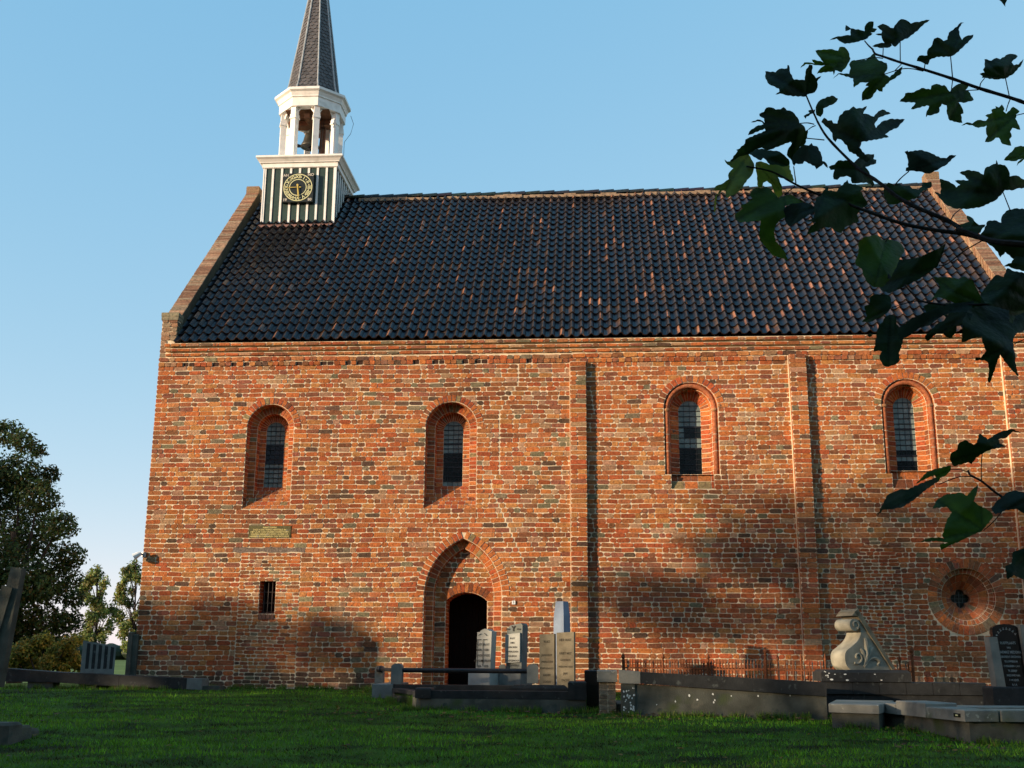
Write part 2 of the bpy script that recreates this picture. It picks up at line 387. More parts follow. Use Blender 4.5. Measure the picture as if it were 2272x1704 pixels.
def subtract(iv, blk):
    out = []
    for a, b in iv:
        cur = [(a, b)]
        for c, d in blk:
            nx = []
            for p, q in cur:
                if d <= p or c >= q: nx.append((p, q)); continue
                if c > p: nx.append((p, c))
                if d < q: nx.append((d, q))
            cur = nx
        out += [(p, q) for p, q in cur if q-p > .03]
    return out
seam = [XZ(1150, 780), XZ(1150, 850), XZ(1108, 912), XZ(1108, 1054), XZ(1090, 1064), XZ(1090, 1086), XZ(1169, 1262)]
def seam_x(z):
    for (x0, z0), (x1, z1) in zip(seam, seam[1:]):
        if z1 <= z <= z0 and z0 > z1: return x0+(x1-x0)*(z-z0)/(z1-z0)
def field(mb, z0, z1, ch, iv_f, blk_f, y=0., lens=(.275, .135), colf=bcol, cuts=False, warp=True, proud=0.):
    k = 0; z = z0
    while z < z1-.02:
        zc = z+ch/2
        blk = blk_f(zc)
        # an opening blocks the course if it meets the upper or the lower part of it
        iv = subtract(iv_f(zc), blk)
        if cuts:
            sx = seam_x(zc)
            if sx is not None:
                iv2 = []
                for a, b in iv:
                    if a < sx-.03 and b > sx+.03: iv2 += [(a, sx-.007), (sx+.007, b)]
                    else: iv2.append((a, b))
                iv = iv2
        for a, b in iv:
            x = a+ (0 if a > XL+.05 else 0)
            last = random.random() < .5
            while x < b-.005:
                L = random.choice(lens) if random.random() < .85 else random.uniform(min(lens), max(lens)*1.1)
                L *= random.uniform(.9, 1.1)
                if b-(x+L) < .09: L = b-x
                xe = min(b, x+L)
                wv = wave if warp else (lambda *_: 0)
                w0, w1 = wv(x, z), wv(xe, z); t0, t1 = wv(x, z+ch), wv(xe, z+ch)
                by = bulge((x+xe)/2, zc)*.5 if warp else 0
                r = random.random()
                h = random.uniform(.004, .010)+proud
                pass
                mb.brick((x, y+by*0, z+w0), (xe, y+by*0, z+w1), (xe, y+by*0, z+ch+t1), (x, y+by*0, z+ch+t0), (0, -1, 0), h,
                         gap=random.uniform(.0045, .008), ch=random.uniform(.010, .034), jit=.006, tilt=.004, col=colf((x+xe)/2, zc), mi=0)
                x = xe
        z += ch; k += 1

wall = MB()
NC = int(round((ZE-3*CH+.06)/CH)); ztop = -.06+NC*CH
blk_all = [op for op in op_all]
def blks(zc, polys): 
    r = []
    for p in polys:
        s = scan(p, zc+.035)
        r += s
    return r
field(wall, -.06, ztop-2*CH, CH, lambda z: [(XL, XR)], lambda z: blks(z, op_all+[patch1, patch2]), cuts=True)
field(wall, -.06, pt, .073, lambda z: scan(patch1, z), lambda z: blks(z, [rect(beam), op_field[-1]]), lens=(.17, .21, .11))
field(wall, -.06, bt, .070, lambda z: scan(patch2, z), lambda z: [], lens=(.17, .2, .11))
# dentil-like broken course and the stretcher course above it
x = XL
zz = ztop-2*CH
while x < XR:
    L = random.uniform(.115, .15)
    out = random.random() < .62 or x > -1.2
    wall.brick((x, 0, zz), (x+L, 0, zz), (x+L, 0, zz+CH), (x, 0, zz+CH), (0, -1, 0), .03 if out else .001, depth=.02, col=bcol(x, zz) if out else (.05, .022, .014), mi=0); x += L  # gaps between headers are near-flush bricks painted dark as recess shade
field(wall, ztop-CH, ztop+.001, CH, lambda z: [(XL, XR)], lambda z: [], proud=.02)
# wall core of mortar with the openings cut through
def core(mb, outer, holes, y, mi=1):
    loops = [[Vector((x, z, 0)) for x, z in outer]]+[[Vector((x, z, 0)) for x, z in h] for h in holes]
    bm = bmesh.new(); es = []
    for l in loops:
        vs = [bm.verts.new((p.x, p.y, 0)) for p in l]
        es += [bm.edges.new((vs[i], vs[(i+1) % len(vs)])) for i in range(len(vs))]
    bmesh.ops.triangle_fill(bm, edges=es, use_beauty=True, use_dissolve=False, normal=(0, 0, 1))
    bm.verts.index_update()
    mb.add([(v.co.x, y, v.co.y) for v in bm.verts], [tuple(v.index for v in f.verts) for f in bm.faces], col=(.5, .42, .3), mi=mi); bm.free()
def dd(pl):   # drop repeated points
    o = []
    for p in pl:
        if not o or math.hypot(p[0]-o[-1][0], p[1]-o[-1][1]) > 1e-4: o.append(p)
    if math.hypot(o[0][0]-o[-1][0], o[0][1]-o[-1][1]) < 1e-4: o.pop()
    return o
holes = []
for i, (p, w) in enumerate(zip(paths, (win1, win2, win3, win4))):
    o = dd(outline(p))
    if i >= 2:
        a = w[0]-w[1]+.12; b = w[0]+w[1]-.12
        o = [(a, w[2])]+[(a, o[0][1])]+o+[(b, o[-1][1]), (b, w[2])]
    holes.append(o)
dh = dd(outline(dpath)); dh = [(dh[0][0], .0-.02)]+dh[1:-1]+[(dh[-1][0], -.02)]
holes.append(dh); holes.append(circ(orad)); holes.append([(swl, swb), (swl, swt), (swr, swt), (swr, swb)])
core(wall, [(XL+.01, -.3), (XR-.01, -.3), (XR-.01, ZE+.05), (XL+.01, ZE+.05)], holes, 0)
wall.box(XL+.02, 1.0, -.3, XR-.02, 1.04, ZE-.1, col=(.02, .02, .02), mi=1)    # dark inner leaf behind the openings
wall.build('nave_wall', [m_brick, m_mortar], church)

# cornice: three oversailing courses
cor = MB()
for k, pj in enumerate((.035, .075, .12)):
    z = ztop+k*CH; x0 = XL+.14; 
    cor.box(x0, -pj+.004, z+.038, XR, .1, z+CH+.004, col=(.5, .42, .3), mi=1)
    field(cor, z+.030, z+.030+CH-.030, CH-.030, lambda q: [(x0, XR)], lambda q: [], y=-pj, warp=False)
cor.build('cornice', [m_brick, m_mortar], church)
# pilaster strips
for (a, b, t) in ((px_w(1266, 1000)[0], px_w(1302, 1000)[0], ztop-2*CH), (px_w(1759, 1000)[0], px_w(1797, 1000)[0], ztop-CH), (px_w(2240, 1000)[0], XR+.02, ztop-CH)):
    q = MB(); d = .125
    q.box(a+.004, -d+.004, -.2, b-.004, .05, t, col=(.5, .42, .3), mi=1)
    field(q, -.06, t, CH, lambda z: [(a, b)], lambda z: [], y=-d)
    z = -.06
    while z < t-.02:      # the two narrow returns
        for xx, n in ((a, -1), (b, 1)):
            c4 = [(xx, -d, z), (xx, -.01, z), (xx, -.01, z+CH), (xx, -d, z+CH)]
            if n < 0: c4 = [c4[1], c4[0], c4[3], c4[2]]
            q.brick(*c4, (n, 0, 0), .004, col=bcol(a, z), mi=0)
        z += CH
    q.box(a-.016, -d*.5, -.1, a-.001, .03, t, col=(.5, .42, .3), mi=1)      # mortar fillet in the angle
    q.build('pilaster', [m_brick, m_mortar], church)

# --- round-arched windows
def glass(mb, cx, hw, zb, zs, Y, tones):
    rows = 14; zt = zs+hw
    for i in range(rows):
        z0 = zb+(zt-zb)*i/rows; z1 = zb+(zt-zb)*(i+1)/rows
        for j in range(4):
            x0 = cx-hw+2*hw*j/4; x1 = cx-hw+2*hw*(j+1)/4
            t = tones(i, j); g = random.uniform(.8, 1.2)
            c = (t[0]*g, t[1]*g, t[2]*g); tl = random.uniform(-.004, .004)
            mb.quad((x0, Y+tl, z0), (x1, Y-tl, z0), (x1, Y-tl, z1), (x0, Y+tl, z1), col=c)
def bars(mb, cx, hw, zb, zs, Y, heavy):
    zt = zs+hw; rows = 14
    def half(z): return hw if z <= zs else math.sqrt(max(0, hw*hw-(z-zs)**2))
    for i in range(1, rows):
        z = zb+(zt-zb)*i/rows; r = .018 if i in heavy else .007; h = half(z)
        mb.box(cx-h, Y-.014, z-r, cx+h, Y-.004, z+r)
    for j in range(1, 4):
        x = cx-hw+2*hw*j/4; top = zs+math.sqrt(max(0, hw*hw-(x-cx)**2))
        mb.box(x-.003, Y-.012, zb, x+.003, Y-.004, top)
TEAL, DK = (.18, .225, .21), (.006, .008, .008)
def tones_for(k):
    def f(i, j):
        if k == 0: return DK if 6 <= i <= 8 and False else ((.02, .026, .035) if 5 <= i <= 8 else TEAL)
        if k == 1: return TEAL if (i >= 7 or i == 0) else DK
        if k == 2: return DK if i < 5 or (7 <= i <= 8 and j > 0) else TEAL
        return DK if i < 2 or i == 3 else TEAL
    return f
PROF = [(0, 0), (.012, .21), (.172, .235), (.186, .40), (.333, .425)]
PROF3 = [(0, 0), (.01, .10), (.12, .135)]; PROF3b = [(.12, .135), (.15, .27), (.325, .355)]
for k, (w, p) in enumerate(zip((win1, win2, win3, win4), paths)):
    cx, hw, zb, zs = w; q = MB()
    sweep(q, p, [(-ring_t, 0), (0, 0)], rcol, only_arch=True, liner=False, h=.012, gap=.0115)
    zg = px_w([598, 1005, 1530, 2015][k], [1081, 1078, 1056, 1048][k], .38)[1]
    if k < 2:
        prof = PROF if k == 1 else [(a*hw/.545, d) for a, d in PROF]
        sweep(q, p, prof, rcol); Yg = .445; ghw = hw-prof[-1][0]
        # sloping brick sill
        n = 6; m = max(3, round(2*hw/.14))
        for i in range(n):
            t0, t1 = i/n, (i+1)/n
            za, zc = zb+(zg-zb)*t0, zb+(zg-zb)*t1; ya, yc = .005+.42*t0, .005+.42*t1
            xx = cx-hw; sh = random.uniform(0, .1)
            e = [xx]+[xx+sh+j*(2*hw)/m for j in range(m) if xx+sh+j*(2*hw)/m > xx+.04]+[cx+hw]
            for x0, x1 in zip(e, e[1:]):
                c4 = [np.array(c) for c in ((x0, ya, za), (x1, ya, za), (x1, yc, zc), (x0, yc, zc))]
                nn = np.cross(c4[1]-c4[0], c4[3]-c4[0]); nn /= np.linalg.norm(nn)
                q.quad(*c4, mi=1, col=(.5, .42, .3)); q.brick(*c4, nn, .006, gap=.005, col=rcol(), mi=0)
    else:
        zo = (z3, z4)[k-2]
        sweep(q, p, PROF3, rcol)
        p2 = arch_path(cx, hw, zb, zs, st=.1)
        sweep(q, p2, PROF3b, rcol); Yg = .36; ghw = hw-.325
        for s in (-1, 1):   # ledge under the outer order and the jamb of the lower block
            x0, x1 = sorted((cx+s*hw, cx+s*(hw-.12)))
            q.quad((x0, 0, zo), (x1, 0, zo), (x1, .12, zo), (x0, .12, zo), col=rcol(), mi=0)
            z = zb
            xx = cx+s*(hw-.12)
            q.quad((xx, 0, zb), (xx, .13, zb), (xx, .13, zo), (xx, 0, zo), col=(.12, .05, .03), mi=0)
        x = cx-hw+.12
        for i in range(2):  # sill bricks
            za = zb+(zg-zb)*i/2; zc = zb+(zg-zb)*(i+1)/2; ya = .03+.1*i; x = cx-hw+.12
            while x < cx+hw-.13:
                x1 = min(x+random.choice((.14, .27)), cx+hw-.12)
                q.quad((x, ya, za), (x1, ya, za), (x1, ya+.05, zc), (x, ya+.05, zc), mi=1, col=(.5, .42, .3))
                q.brick((x, ya, za), (x1, ya, za), (x1, ya+.05, zc), (x, ya+.05, zc), (0, -1, 0), .006, col=rcol(), mi=0); x = x1
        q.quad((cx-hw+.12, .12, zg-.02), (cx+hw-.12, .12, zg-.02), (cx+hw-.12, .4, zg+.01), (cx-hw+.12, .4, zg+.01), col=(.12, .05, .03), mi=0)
    wo = q.build('window', [m_brick, m_mortar], church)
    g = MB(); glass(g, cx, ghw+.02, zg, zs, Yg, tones_for(k)); g.build('pane', m_glass, wo)
    g = MB(); bars(g, cx, ghw+.01, zg, zs, Yg, [(4, 9), (4, 9), (5, 9), (3, 8)][k]); g.build('glazing_bars', m_iron, wo)
    if k >= 2:
        g = MB(); pts = [(x+nx*.062, .062, z+nz*.062) for x, z, nx, nz, _ in p]
        g.tube(pts, .05, 10, col=(.34, .105, .045)); 
        for s in (-1, 1):
            xx = cx+s*(hw-.062); g.lathe((xx, .062, zs-.06), [(.05, 0), (.068, .02), (.068, .05), (.05, .07)], 10, col=(.36, .17, .08))
            for dz in (.55, .72, .9): g.lathe((xx, .062, zs-dz), [(.052, 0), (.053, .012)], 10, col=(.5, .42, .3))
        g.build('roll_moulding', m_brick, wo, smooth=True)

# --- doorway
q = MB()
sweep(q, dpath, [(-.17, 0), (0, 0)], rcol, only_arch=True, liner=False, h=.012, gap=.0115)
sweep(q, dpath, [(0, 0), (.02, .12), (.17, .16), (.19, .26)], rcol, cx=dcx)
dw = .425; dzt = px_w(1030, 1314, .26)[1]; dzsp = px_w(985, 1333, .26)[1]; ddx = px_w(1034, 1400, .26)[0]
rise = dzt-dzsp; drr = (rise**2+dw**2)/(2*rise)
ip = arch_path(ddx, dw, -.03, dzsp, 'segment', drr, st=.075)
inner = dd([off(s, .19) for s in dpath]); inner = [(min(x, dcx) if i < len(inner)/2 else max(x, dcx), z) for i, (x, z) in enumerate(inner)]; inner = dd(inner)
dop = dd(outline(ip)); 
core(q, [(inner[0][0], -.05)]+inner[1:-1]+[(inner[-1][0], -.05)], [[(dop[0][0], -.03)]+dop[1:-1]+[(dop[-1][0], -.03)]], .262)
ipr = [off(s, -.17 if s[4] else -.004) for s in ip]
field(q, -.03, dza, .098, lambda z: scan(inner, z), lambda z: blks(z, [ipr]), y=.262, lens=(.2, .13), colf=lambda x, z: bcol(-5, 2))
sweep(q, ip, [(-.17, .262), (0, .262)], rcol, only_arch=True, liner=False, h=.012)
sweep(q, ip, [(0, .262), (.0, .40), (.0, .60), (.0, .86)], rcol)
do = q.build('doorway', [m_brick, m_mortar], church)
q = MB()
nb = 7
for i in range(nb):
    x0 = ddx-dw-.03+(2*dw+.06)*i/nb; x1 = ddx-dw-.03+(2*dw+.06)*(i+1)/nb-.006
    q.box(x0, .84, -.05, x1, .87, dzt+.02)
q.box(ddx-dw, .86, -.05, ddx+dw, .9, dzt+.02); q.build('door', m_door, do)

# --- little barred window
q = MB(); D = .3
for (a, b, n) in (((swl, 0), (swl, 1), 1), ((swr, 0), (swr, 1), -1)):
    z = swb
    while z < swt-.01:
        ze = min(z+.073, swt); xx = a[0]
        c4 = [(xx, 0, z), (xx, D, z), (xx, D, ze), (xx, 0, ze)]
        if n < 0: c4 = [c4[1], c4[0], c4[3], c4[2]]
        q.quad(*c4, mi=1, col=(.5, .42, .3)); q.brick(*c4, (n, 0, 0), .004, col=rcol(), mi=0); z = ze
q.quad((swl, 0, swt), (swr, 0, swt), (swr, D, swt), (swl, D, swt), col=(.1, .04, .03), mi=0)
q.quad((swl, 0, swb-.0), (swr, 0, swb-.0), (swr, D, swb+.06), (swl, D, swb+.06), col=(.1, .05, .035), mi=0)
for i in range(4):
    x0 = swl+(swr-swl)*i/4; x1 = swl+(swr-swl)*(i+1)/4
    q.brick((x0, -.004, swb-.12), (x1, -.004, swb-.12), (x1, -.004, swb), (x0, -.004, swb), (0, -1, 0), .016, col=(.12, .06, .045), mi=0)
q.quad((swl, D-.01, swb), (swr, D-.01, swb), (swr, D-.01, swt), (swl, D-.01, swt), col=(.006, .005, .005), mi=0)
so_ = q.build('barred_window', [m_brick, m_mortar], church)
q = MB()
for i in range(1, 4): x = swl+(swr-swl)*i/4; q.tube([(x, .08, swb), (x, .08, swt)], .008, 6)
for i in range(1, 3): z = swb+(swt-swb)*i/3; q.tube([(swl, .085, z), (swr, .085, z)], .006, 6)
q.build('iron_grille', mat('grille_iron', (.06, .045, .04), .7, .3), so_)

# --- round window with quatrefoil light
q = MB(); nst = 40
def cpt(r, t, d, ox=0, oz=0): return np.array((ocx+ox+r*math.cos(t), d, ocz+oz+r*math.sin(t)))
qx, qz = px_w(2131.6, 1328, .33); qx -= ocx; qz -= ocz; qr = .105
def qlobe(t):      # radius of the quatrefoil in direction t
    k = round(t/(math.pi/2))*(math.pi/2); dlt = t-k; c = qr*.95; r = qr
    return c*math.cos(dlt)+math.sqrt(max(0, r*r*.62-(c*math.sin(dlt))**2))
for i in range(nst):
    t0, t1 = 2*math.pi*i/nst, 2*math.pi*(i+1)/nst
    segs = [((orad+.19, 0, 0), (orad, 0, 0)), ((orad, 0, 0), (orad-.01, .07, 0)), ((orad-.01, .07, 0), (orad-.10, .09, 0)), ((orad-.10, .09, 0), (orad-.11, .13, 0))]
    for j, (A, B) in enumerate(segs):
        c4 = [cpt(A[0], t0, A[1]), cpt(A[0], t1, A[1]), cpt(B[0], t1, B[1]), cpt(B[0], t0, B[1])]
        n = np.cross(c4[1]-c4[0], c4[3]-c4[0]); n /= np.linalg.norm(n)
        c4, n = (c4, n) if True else 0
        if j: q.quad(*c4, mi=1, col=(.5, .42, .3))
        q.brick(*c4, n, .01 if j == 0 else .004, gap=.006, ch=.004, jit=.002, col=bcol(5, 2), mi=0)
for i in range(20):
    for h in (0, 1):
        t0, t1 = 2*math.pi*i/20, 2*math.pi*(i+1)/20
        f0, f1 = (0, .5) if h == 0 else (.5, 1)
        def rp(t, f):
            a = cpt(orad-.11, t, .13); r = max(qlobe(t), .17) if False else .2
            b = np.array((ocx+qx+r*math.cos(t), .36, ocz+qz+r*math.sin(t))); return a*(1-f)+b*f
        c4 = [rp(t0, f0), rp(t1, f0), rp(t1, f1), rp(t0, f1)]
        n = np.cross(c4[1]-c4[0], c4[3]-c4[0]); n /= np.linalg.norm(n)
        q.quad(*c4, mi=1, col=(.4, .33, .25)); q.brick(*c4, n, .005, gap=.004, ch=.004, jit=.002, col=bcol(5, 2), mi=0)
N8 = 64
for i in range(N8):
    t0, t1 = 2*math.pi*i/N8, 2*math.pi*(i+1)/N8
    P = lambda r, t, d: (ocx+qx+r*math.cos(t), d, ocz+qz+r*math.sin(t))
    q.quad(P(.2, t0, .36), P(.2, t1, .36), P(qlobe(t1), t1, .38), P(qlobe(t0), t0, .38), col=(.3, .12, .06), mi=0)
    q.quad(P(qlobe(t0), t0, .38), P(qlobe(t1), t1, .38), P(qlobe(t1), t1, .5), P(qlobe(t0), t0, .5), col=(.12, .06, .04), mi=0)
ro = q.build('round_window', [m_brick, m_mortar], church)
q = MB(); q.quad((ocx+qx-.2, .49, ocz+qz-.2), (ocx+qx+.2, .49, ocz+qz-.2), (ocx+qx+.2, .49, ocz+qz+.2), (ocx+qx-.2, .49, ocz+qz+.2), col=(.012, .022, .018))
q.build('pane', m_glass, ro)
q = MB()
for i in (-1, 0, 1):
    q.box(ocx+qx+i*.075-.004, .46, ocz+qz-.2, ocx+qx+i*.075+.004, .47, ocz+qz+.2)
    q.box(ocx+qx-.2, .458, ocz+qz+i*.075-.004, ocx+qx+.2, .468, ocz+qz+i*.075+.004)
q.build('glazing_bars', mat('glazing_lead', (.10, .12, .11), .6, .3), ro)

# --- lintel beam let into the wall
q = MB(); n = 10
for i in range(n):
    x0 = beam[0]+(beam[2]-beam[0])*i/n; x1 = beam[0]+(beam[2]-beam[0])*(i+1)/n
    w = lambda x: .012*math.sin(x*9)+.01*math.sin(x*23)
    a = [(x0, .1, beam[1]+w(x0)), (x1, .1, beam[1]+w(x1)), (x1, .1, beam[3]+w(x1+.4)), (x0, .1, beam[3]+w(x0+.4))]
    f = [(p[0], -.006, p[2]) for p in a]
    q.add(f+a, [(0, 1, 2, 3), (0, 4, 5, 1), (3, 2, 6, 7)])
q.build('lintel_beam', m_beam, church)

# --- roof
AL = math.radians(45); ev = onY(1300, 746, -.15); EZ = ev[2]
sd = np.array((0, math.cos(AL), math.sin(AL))); sn = np.array((0, -math.sin(AL), math.cos(AL))); e0 = np.array((0, -.15, EZ))
rid = onP(1300, 431, e0, sn); SL = (rid-e0)@sd; RY, RZ = rid[1], rid[2]
PXL, PXR = XL+.35, 8.93
NR = 24; ds = SL/NR; NCOL = 87; dx = (PXR-PXL)/NCOL
K = 9
us = np.linspace(0, 1.08, K)
prof = np.where(us < .6, -.020*np.sin(np.pi*us/.6), .050*np.sin(np.pi*np.clip((us-.6)/.44, 0, 1)))
def sag(x, s_): return .022*math.sin(x*.9+s_*.7)*math.sin(s_*.9+.3)+.012*math.sin(x*2.3-s_*1.9)
V = []; Fc = []; C = []
for r in range(NR):
    for c in range(NCOL):
        s0 = r*ds-.012+random.uniform(-.006, .006); s1 = (r+1)*ds+.04
        x0 = PXL+c*dx; jl = random.uniform(-.004, .004); b = len(V)
        g = random.uniform(.7, 1.3); t = random.random()
        base = (.008*g, .009*g, .0135*g) if t < .88 else ((.028*g, .018*g, .014*g) if t < .97 else (.05, .028, .02))
        worn = random.random() < (.10 if x0 < 0 else .2)
        wa = random.randint(5, 7); worn = worn and random.random() < .8
        for (s_, lift) in ((s0, .042+jl), (s0+.6*(s1-s0), .019+jl*.5), (s1, .0)):
            for i in range(K):
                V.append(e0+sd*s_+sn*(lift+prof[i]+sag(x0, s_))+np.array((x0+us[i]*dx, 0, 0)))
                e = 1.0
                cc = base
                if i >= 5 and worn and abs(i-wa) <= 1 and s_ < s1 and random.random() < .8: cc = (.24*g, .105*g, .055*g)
                elif i in (5, 6): k_ = (.012, .034)[i-5]; cc = (base[0]*1.4+k_, base[1]*1.3+k_*.66, base[2]*1.1+k_*.42)  # rib crests tinted brown, imitating light caught along the rolls
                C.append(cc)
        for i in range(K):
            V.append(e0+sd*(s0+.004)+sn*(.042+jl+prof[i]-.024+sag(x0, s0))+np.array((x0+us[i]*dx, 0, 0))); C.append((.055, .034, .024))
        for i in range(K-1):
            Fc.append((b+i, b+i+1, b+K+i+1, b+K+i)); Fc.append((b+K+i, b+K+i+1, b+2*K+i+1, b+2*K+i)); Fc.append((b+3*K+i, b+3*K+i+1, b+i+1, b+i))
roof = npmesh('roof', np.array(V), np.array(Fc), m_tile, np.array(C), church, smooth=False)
# smooth across the curve but keep the tile's lower edge crisp
roof.data.shade_smooth(); roof.data.set_sharp_from_angle(angle=math.radians(50)) if hasattr(roof.data, 'set_sharp_from_angle') else None
q = MB(); q.quad(e0+np.array((PXL, 0, 0))-sn*.05, e0+np.array((PXR, 0, 0))-sn*.05, (PXR, RY, RZ-.05), (PXL, RY, RZ-.05), col=(.01, .01, .01))
q.quad((PXL, RY, RZ-.03), (PXR, RY, RZ-.03), (PXR, 2*RY+.15, EZ-.03), (PXL, 2*RY+.15, EZ-.03), col=(.015, .015, .02))
q.build('roof_boarding', m_tile, church)
q = MB(); x = PXL
while x < PXR-.05:
    L = .40; up = random.uniform(-.008, .008)
    pts = []
    for s_, rr, lz in ((0, .105, .0), (L+.05, .122, .016)):
        for j in range(9):
            t = math.pi*j/8; pts.append((min(x+s_, PXR), RY-rr*math.cos(t)*1.0, RZ-.01+up+lz+rr*math.sin(t)))
    fs = [(j, 9+j, 10+j, j+1) for j in range(8)]+[tuple(range(9, 18))[::-1]]
    q.add(pts, fs, col=tuple(c*random.uniform(.7, 1.4) for c in (.018, .022, .022))); x += L
q.build('ridge_tiles', m_tile, roof, smooth=False)
q = MB(); x = -6.2
while x < PXR-.1:
    L = random.uniform(.15, .5); hh = random.uniform(.03, .08)
    q.box(x, RY-.17-random.uniform(0, .03), RZ-.14, min(x+L, PXR), RY-.05, RZ-.14+hh+.03, bev=.01); x += L
q.build('ridge_mortar', m_ridgem, roof)
# gable walls and their sloping brick parapets
def gable(xa, xb, name):
    q = MB(); lift = .32; ln = -.06 if xa < 0 else .0
    kz = onY(361, 694, 0)[2]
    top = EZ-(-.15)*1+0  # roof surface height over Y=0
    zr = RZ+lift; yb = 2*RY
    y1 = kz-(top+lift); pr = [(.012, -.3), (yb, -.3), (yb, kz), (yb-y1, kz), (RY, zr+.0), (y1+.02, top+lift+y1+.02), (.22, kz), (.012, kz)]
    o = (xa+.004, 0, 0)
    q.extrude([(p, z) for p, z in pr], o, (0, 1, 0), (0, 0, 1), (1, 0, 0), xb-xa-.008, col=(.4, .32, .22), mi=1)
    if ln:      # the old gable leans outward towards its top
        for i_, v_ in enumerate(q.v): q.v[i_] = (v_[0]+ln*max(0, min(1, (v_[2]-kz)/(zr-kz))), v_[1], v_[2])
    # coping and inner / outer faces laid in brick up the slope
    ya = .2; n = int((RY-ya)*math.sqrt(2)/.088)
    for i in range(n):
        s0, s1 = i/n, (i+1)/n
        A = lambda s_, dz, x: np.array((x+ln*s_, ya+(RY-ya)*s_, top+lift+ya+(zr-top-lift-ya)*s_+dz))
        q.brick(A(s0, 0, xa), A(s0, 0, xb), A(s1, 0, xb), A(s1, 0, xa), sn, random.uniform(.006, .016), gap=.004, ch=.008, jit=.003, tilt=.006, col=tcol(), mi=0)
        for xx, nx in ((xb, 1), (xa, -1)):
            c4 = [A(s0, -.5, xx), A(s1, -.5, xx), A(s1, -.005, xx), A(s0, -.005, xx)]
            if nx < 0: c4 = [c4[1], c4[0], c4[3], c4[2]]
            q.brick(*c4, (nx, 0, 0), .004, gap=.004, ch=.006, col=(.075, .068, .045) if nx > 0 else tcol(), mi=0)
    # apex stone
    q.box(xa+ln-.005, RY-.17, zr-.16, xb+ln+.005, RY+.17, zr+.055, bev=.02, col=(.26, .17, .10), mi=0)
    # kneeler: brick pier over the eaves with a stone cap
    if xa < 0:
        field(q, ztop+.0, kz-.17, CH, lambda z: [(xa, xb if z > EZ+.1 else xa+.14)], lambda z: [], lens=(.2, .15), colf=lambda x, z: tcol())
        q.box(xa-.015, -.02, kz-.17, xb+.012, .26, kz-.085, bev=.006, col=(.24, .2, .13), mi=0)
        q.box(xa-.02, -.025, kz-.083, xb+.016, .28, kz, bev=.006, col=(.26, .22, .14), mi=0)
        z = EZ-.1
        while z < kz-.2:
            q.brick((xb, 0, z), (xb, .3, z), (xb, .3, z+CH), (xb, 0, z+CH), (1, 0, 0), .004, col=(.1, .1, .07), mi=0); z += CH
    # end wall courses seen edge-on
    z = 0
    return q.build('gable_parapet', [m_brick, m_mortar], church)
gable(XL, XL+.35, 'west'); gable(PXR, XR+.02, 'east')
q = MB(); q.box(XL+.05, 2*RY-.3, -.3, XR-.05, 2*RY, ZE, col=(.3, .12, .06)); q.build('north_wall', m_brick, church)

# --- bell turret
tb = onP(660, 496, e0, sn); TY = tb[1]; tl = onP(580, 497, e0, sn)[0]; trr = onP(741, 492, e0, sn)[0]
tcx = (tl+trr)/2; th = (trr-tl)/2; TC = TY+th
zb0 = tb[2]-.05
zc0 = onY(661, 374, TY)[2]; zc1 = onY(661, 350, TY)[2]    # frieze foot / cornice top
q = MB(); q.box(tcx-th, TY, zb0-1.6, tcx+th, TY+2*th, zc1-.05); tur = q.build('turret_base', m_green, church)
q = MB()
nbt = 9
for i in range(nbt):
    x = tcx-th+2*th*i/(nbt-1); wd = .028 if 0 < i < nbt-1 else .035
    x = min(max(x, tcx-th+wd-.015), tcx+th-wd+.015)
    q.box(x-wd, TY-.022, zb0-.0, x+wd, TY+.01, zc0+.02)
    y = TY+2*th*i/(nbt-1); q.box(tcx+th-.01, y-wd+.003, zb0-1.0, tcx+th+.022, y+wd-.003, zc0+.02); q.box(tcx-th-.022, y-wd+.003, zb0-1., tcx-th+.01, y+wd-.003, zc0+.02)
q.build('white_batten', m_white, tur)
def sq_ring(q, h0, h1, z0, z1):
    p0 = [(tcx-h0, TC-h0), (tcx+h0, TC-h0), (tcx+h0, TC+h0), (tcx-h0, TC+h0)]; p1 = [(tcx-h1, TC-h1), (tcx+h1, TC-h1), (tcx+h1, TC+h1), (tcx-h1, TC+h1)]
    q.add([(*p, z0) for p in p0]+[(*p, z1) for p in p1], [(i, (i+1) % 4, 4+(i+1) % 4, 4+i) for i in range(4)])
q = MB(); H = zc1-zc0; prv = None
for h, z in ((th+.02, zc0), (th+.055, zc0+.02), (th+.055, zc0+H*.42), (th+.10, zc0+H*.46), (th+.10, zc0+H*.52), (th+.15, zc0+H*.72), (th+.20, zc0+H*.84), (th+.20, zc1), (.1, zc1+.03)):
    if prv: sq_ring(q, prv[0], h, prv[1], z)
    prv = (h, z)
q.build('turret_cornice', m_white, tur)
# flashing of mortar at the turret's foot
q = MB()
for i in range(9):
    x0 = tcx-th-.03+(2*th+.06)*i/9; x1 = tcx-th-.03+(2*th+.06)*(i+1)/9
    a = np.array((x0, TY-.01, zb0+.03)); b = np.array((x1, TY-.01, zb0+.03)); dn = -sd*.2+sn*.085; dm = -sd*.30+sn*.05
    q.quad(a+dn*1, b+dn*1, b, a); xm = (x0+x1)/2; q.add([a+dn, np.array((xm, 0, 0))+np.array((0, a[1], a[2]))+dm, b+dn], [(0, 1, 2)])
q.build('flashing', mat('flashing_mortar', (.20, .11, .09), .9, .1, ns=14, nv=.4, bump=.4), roof)
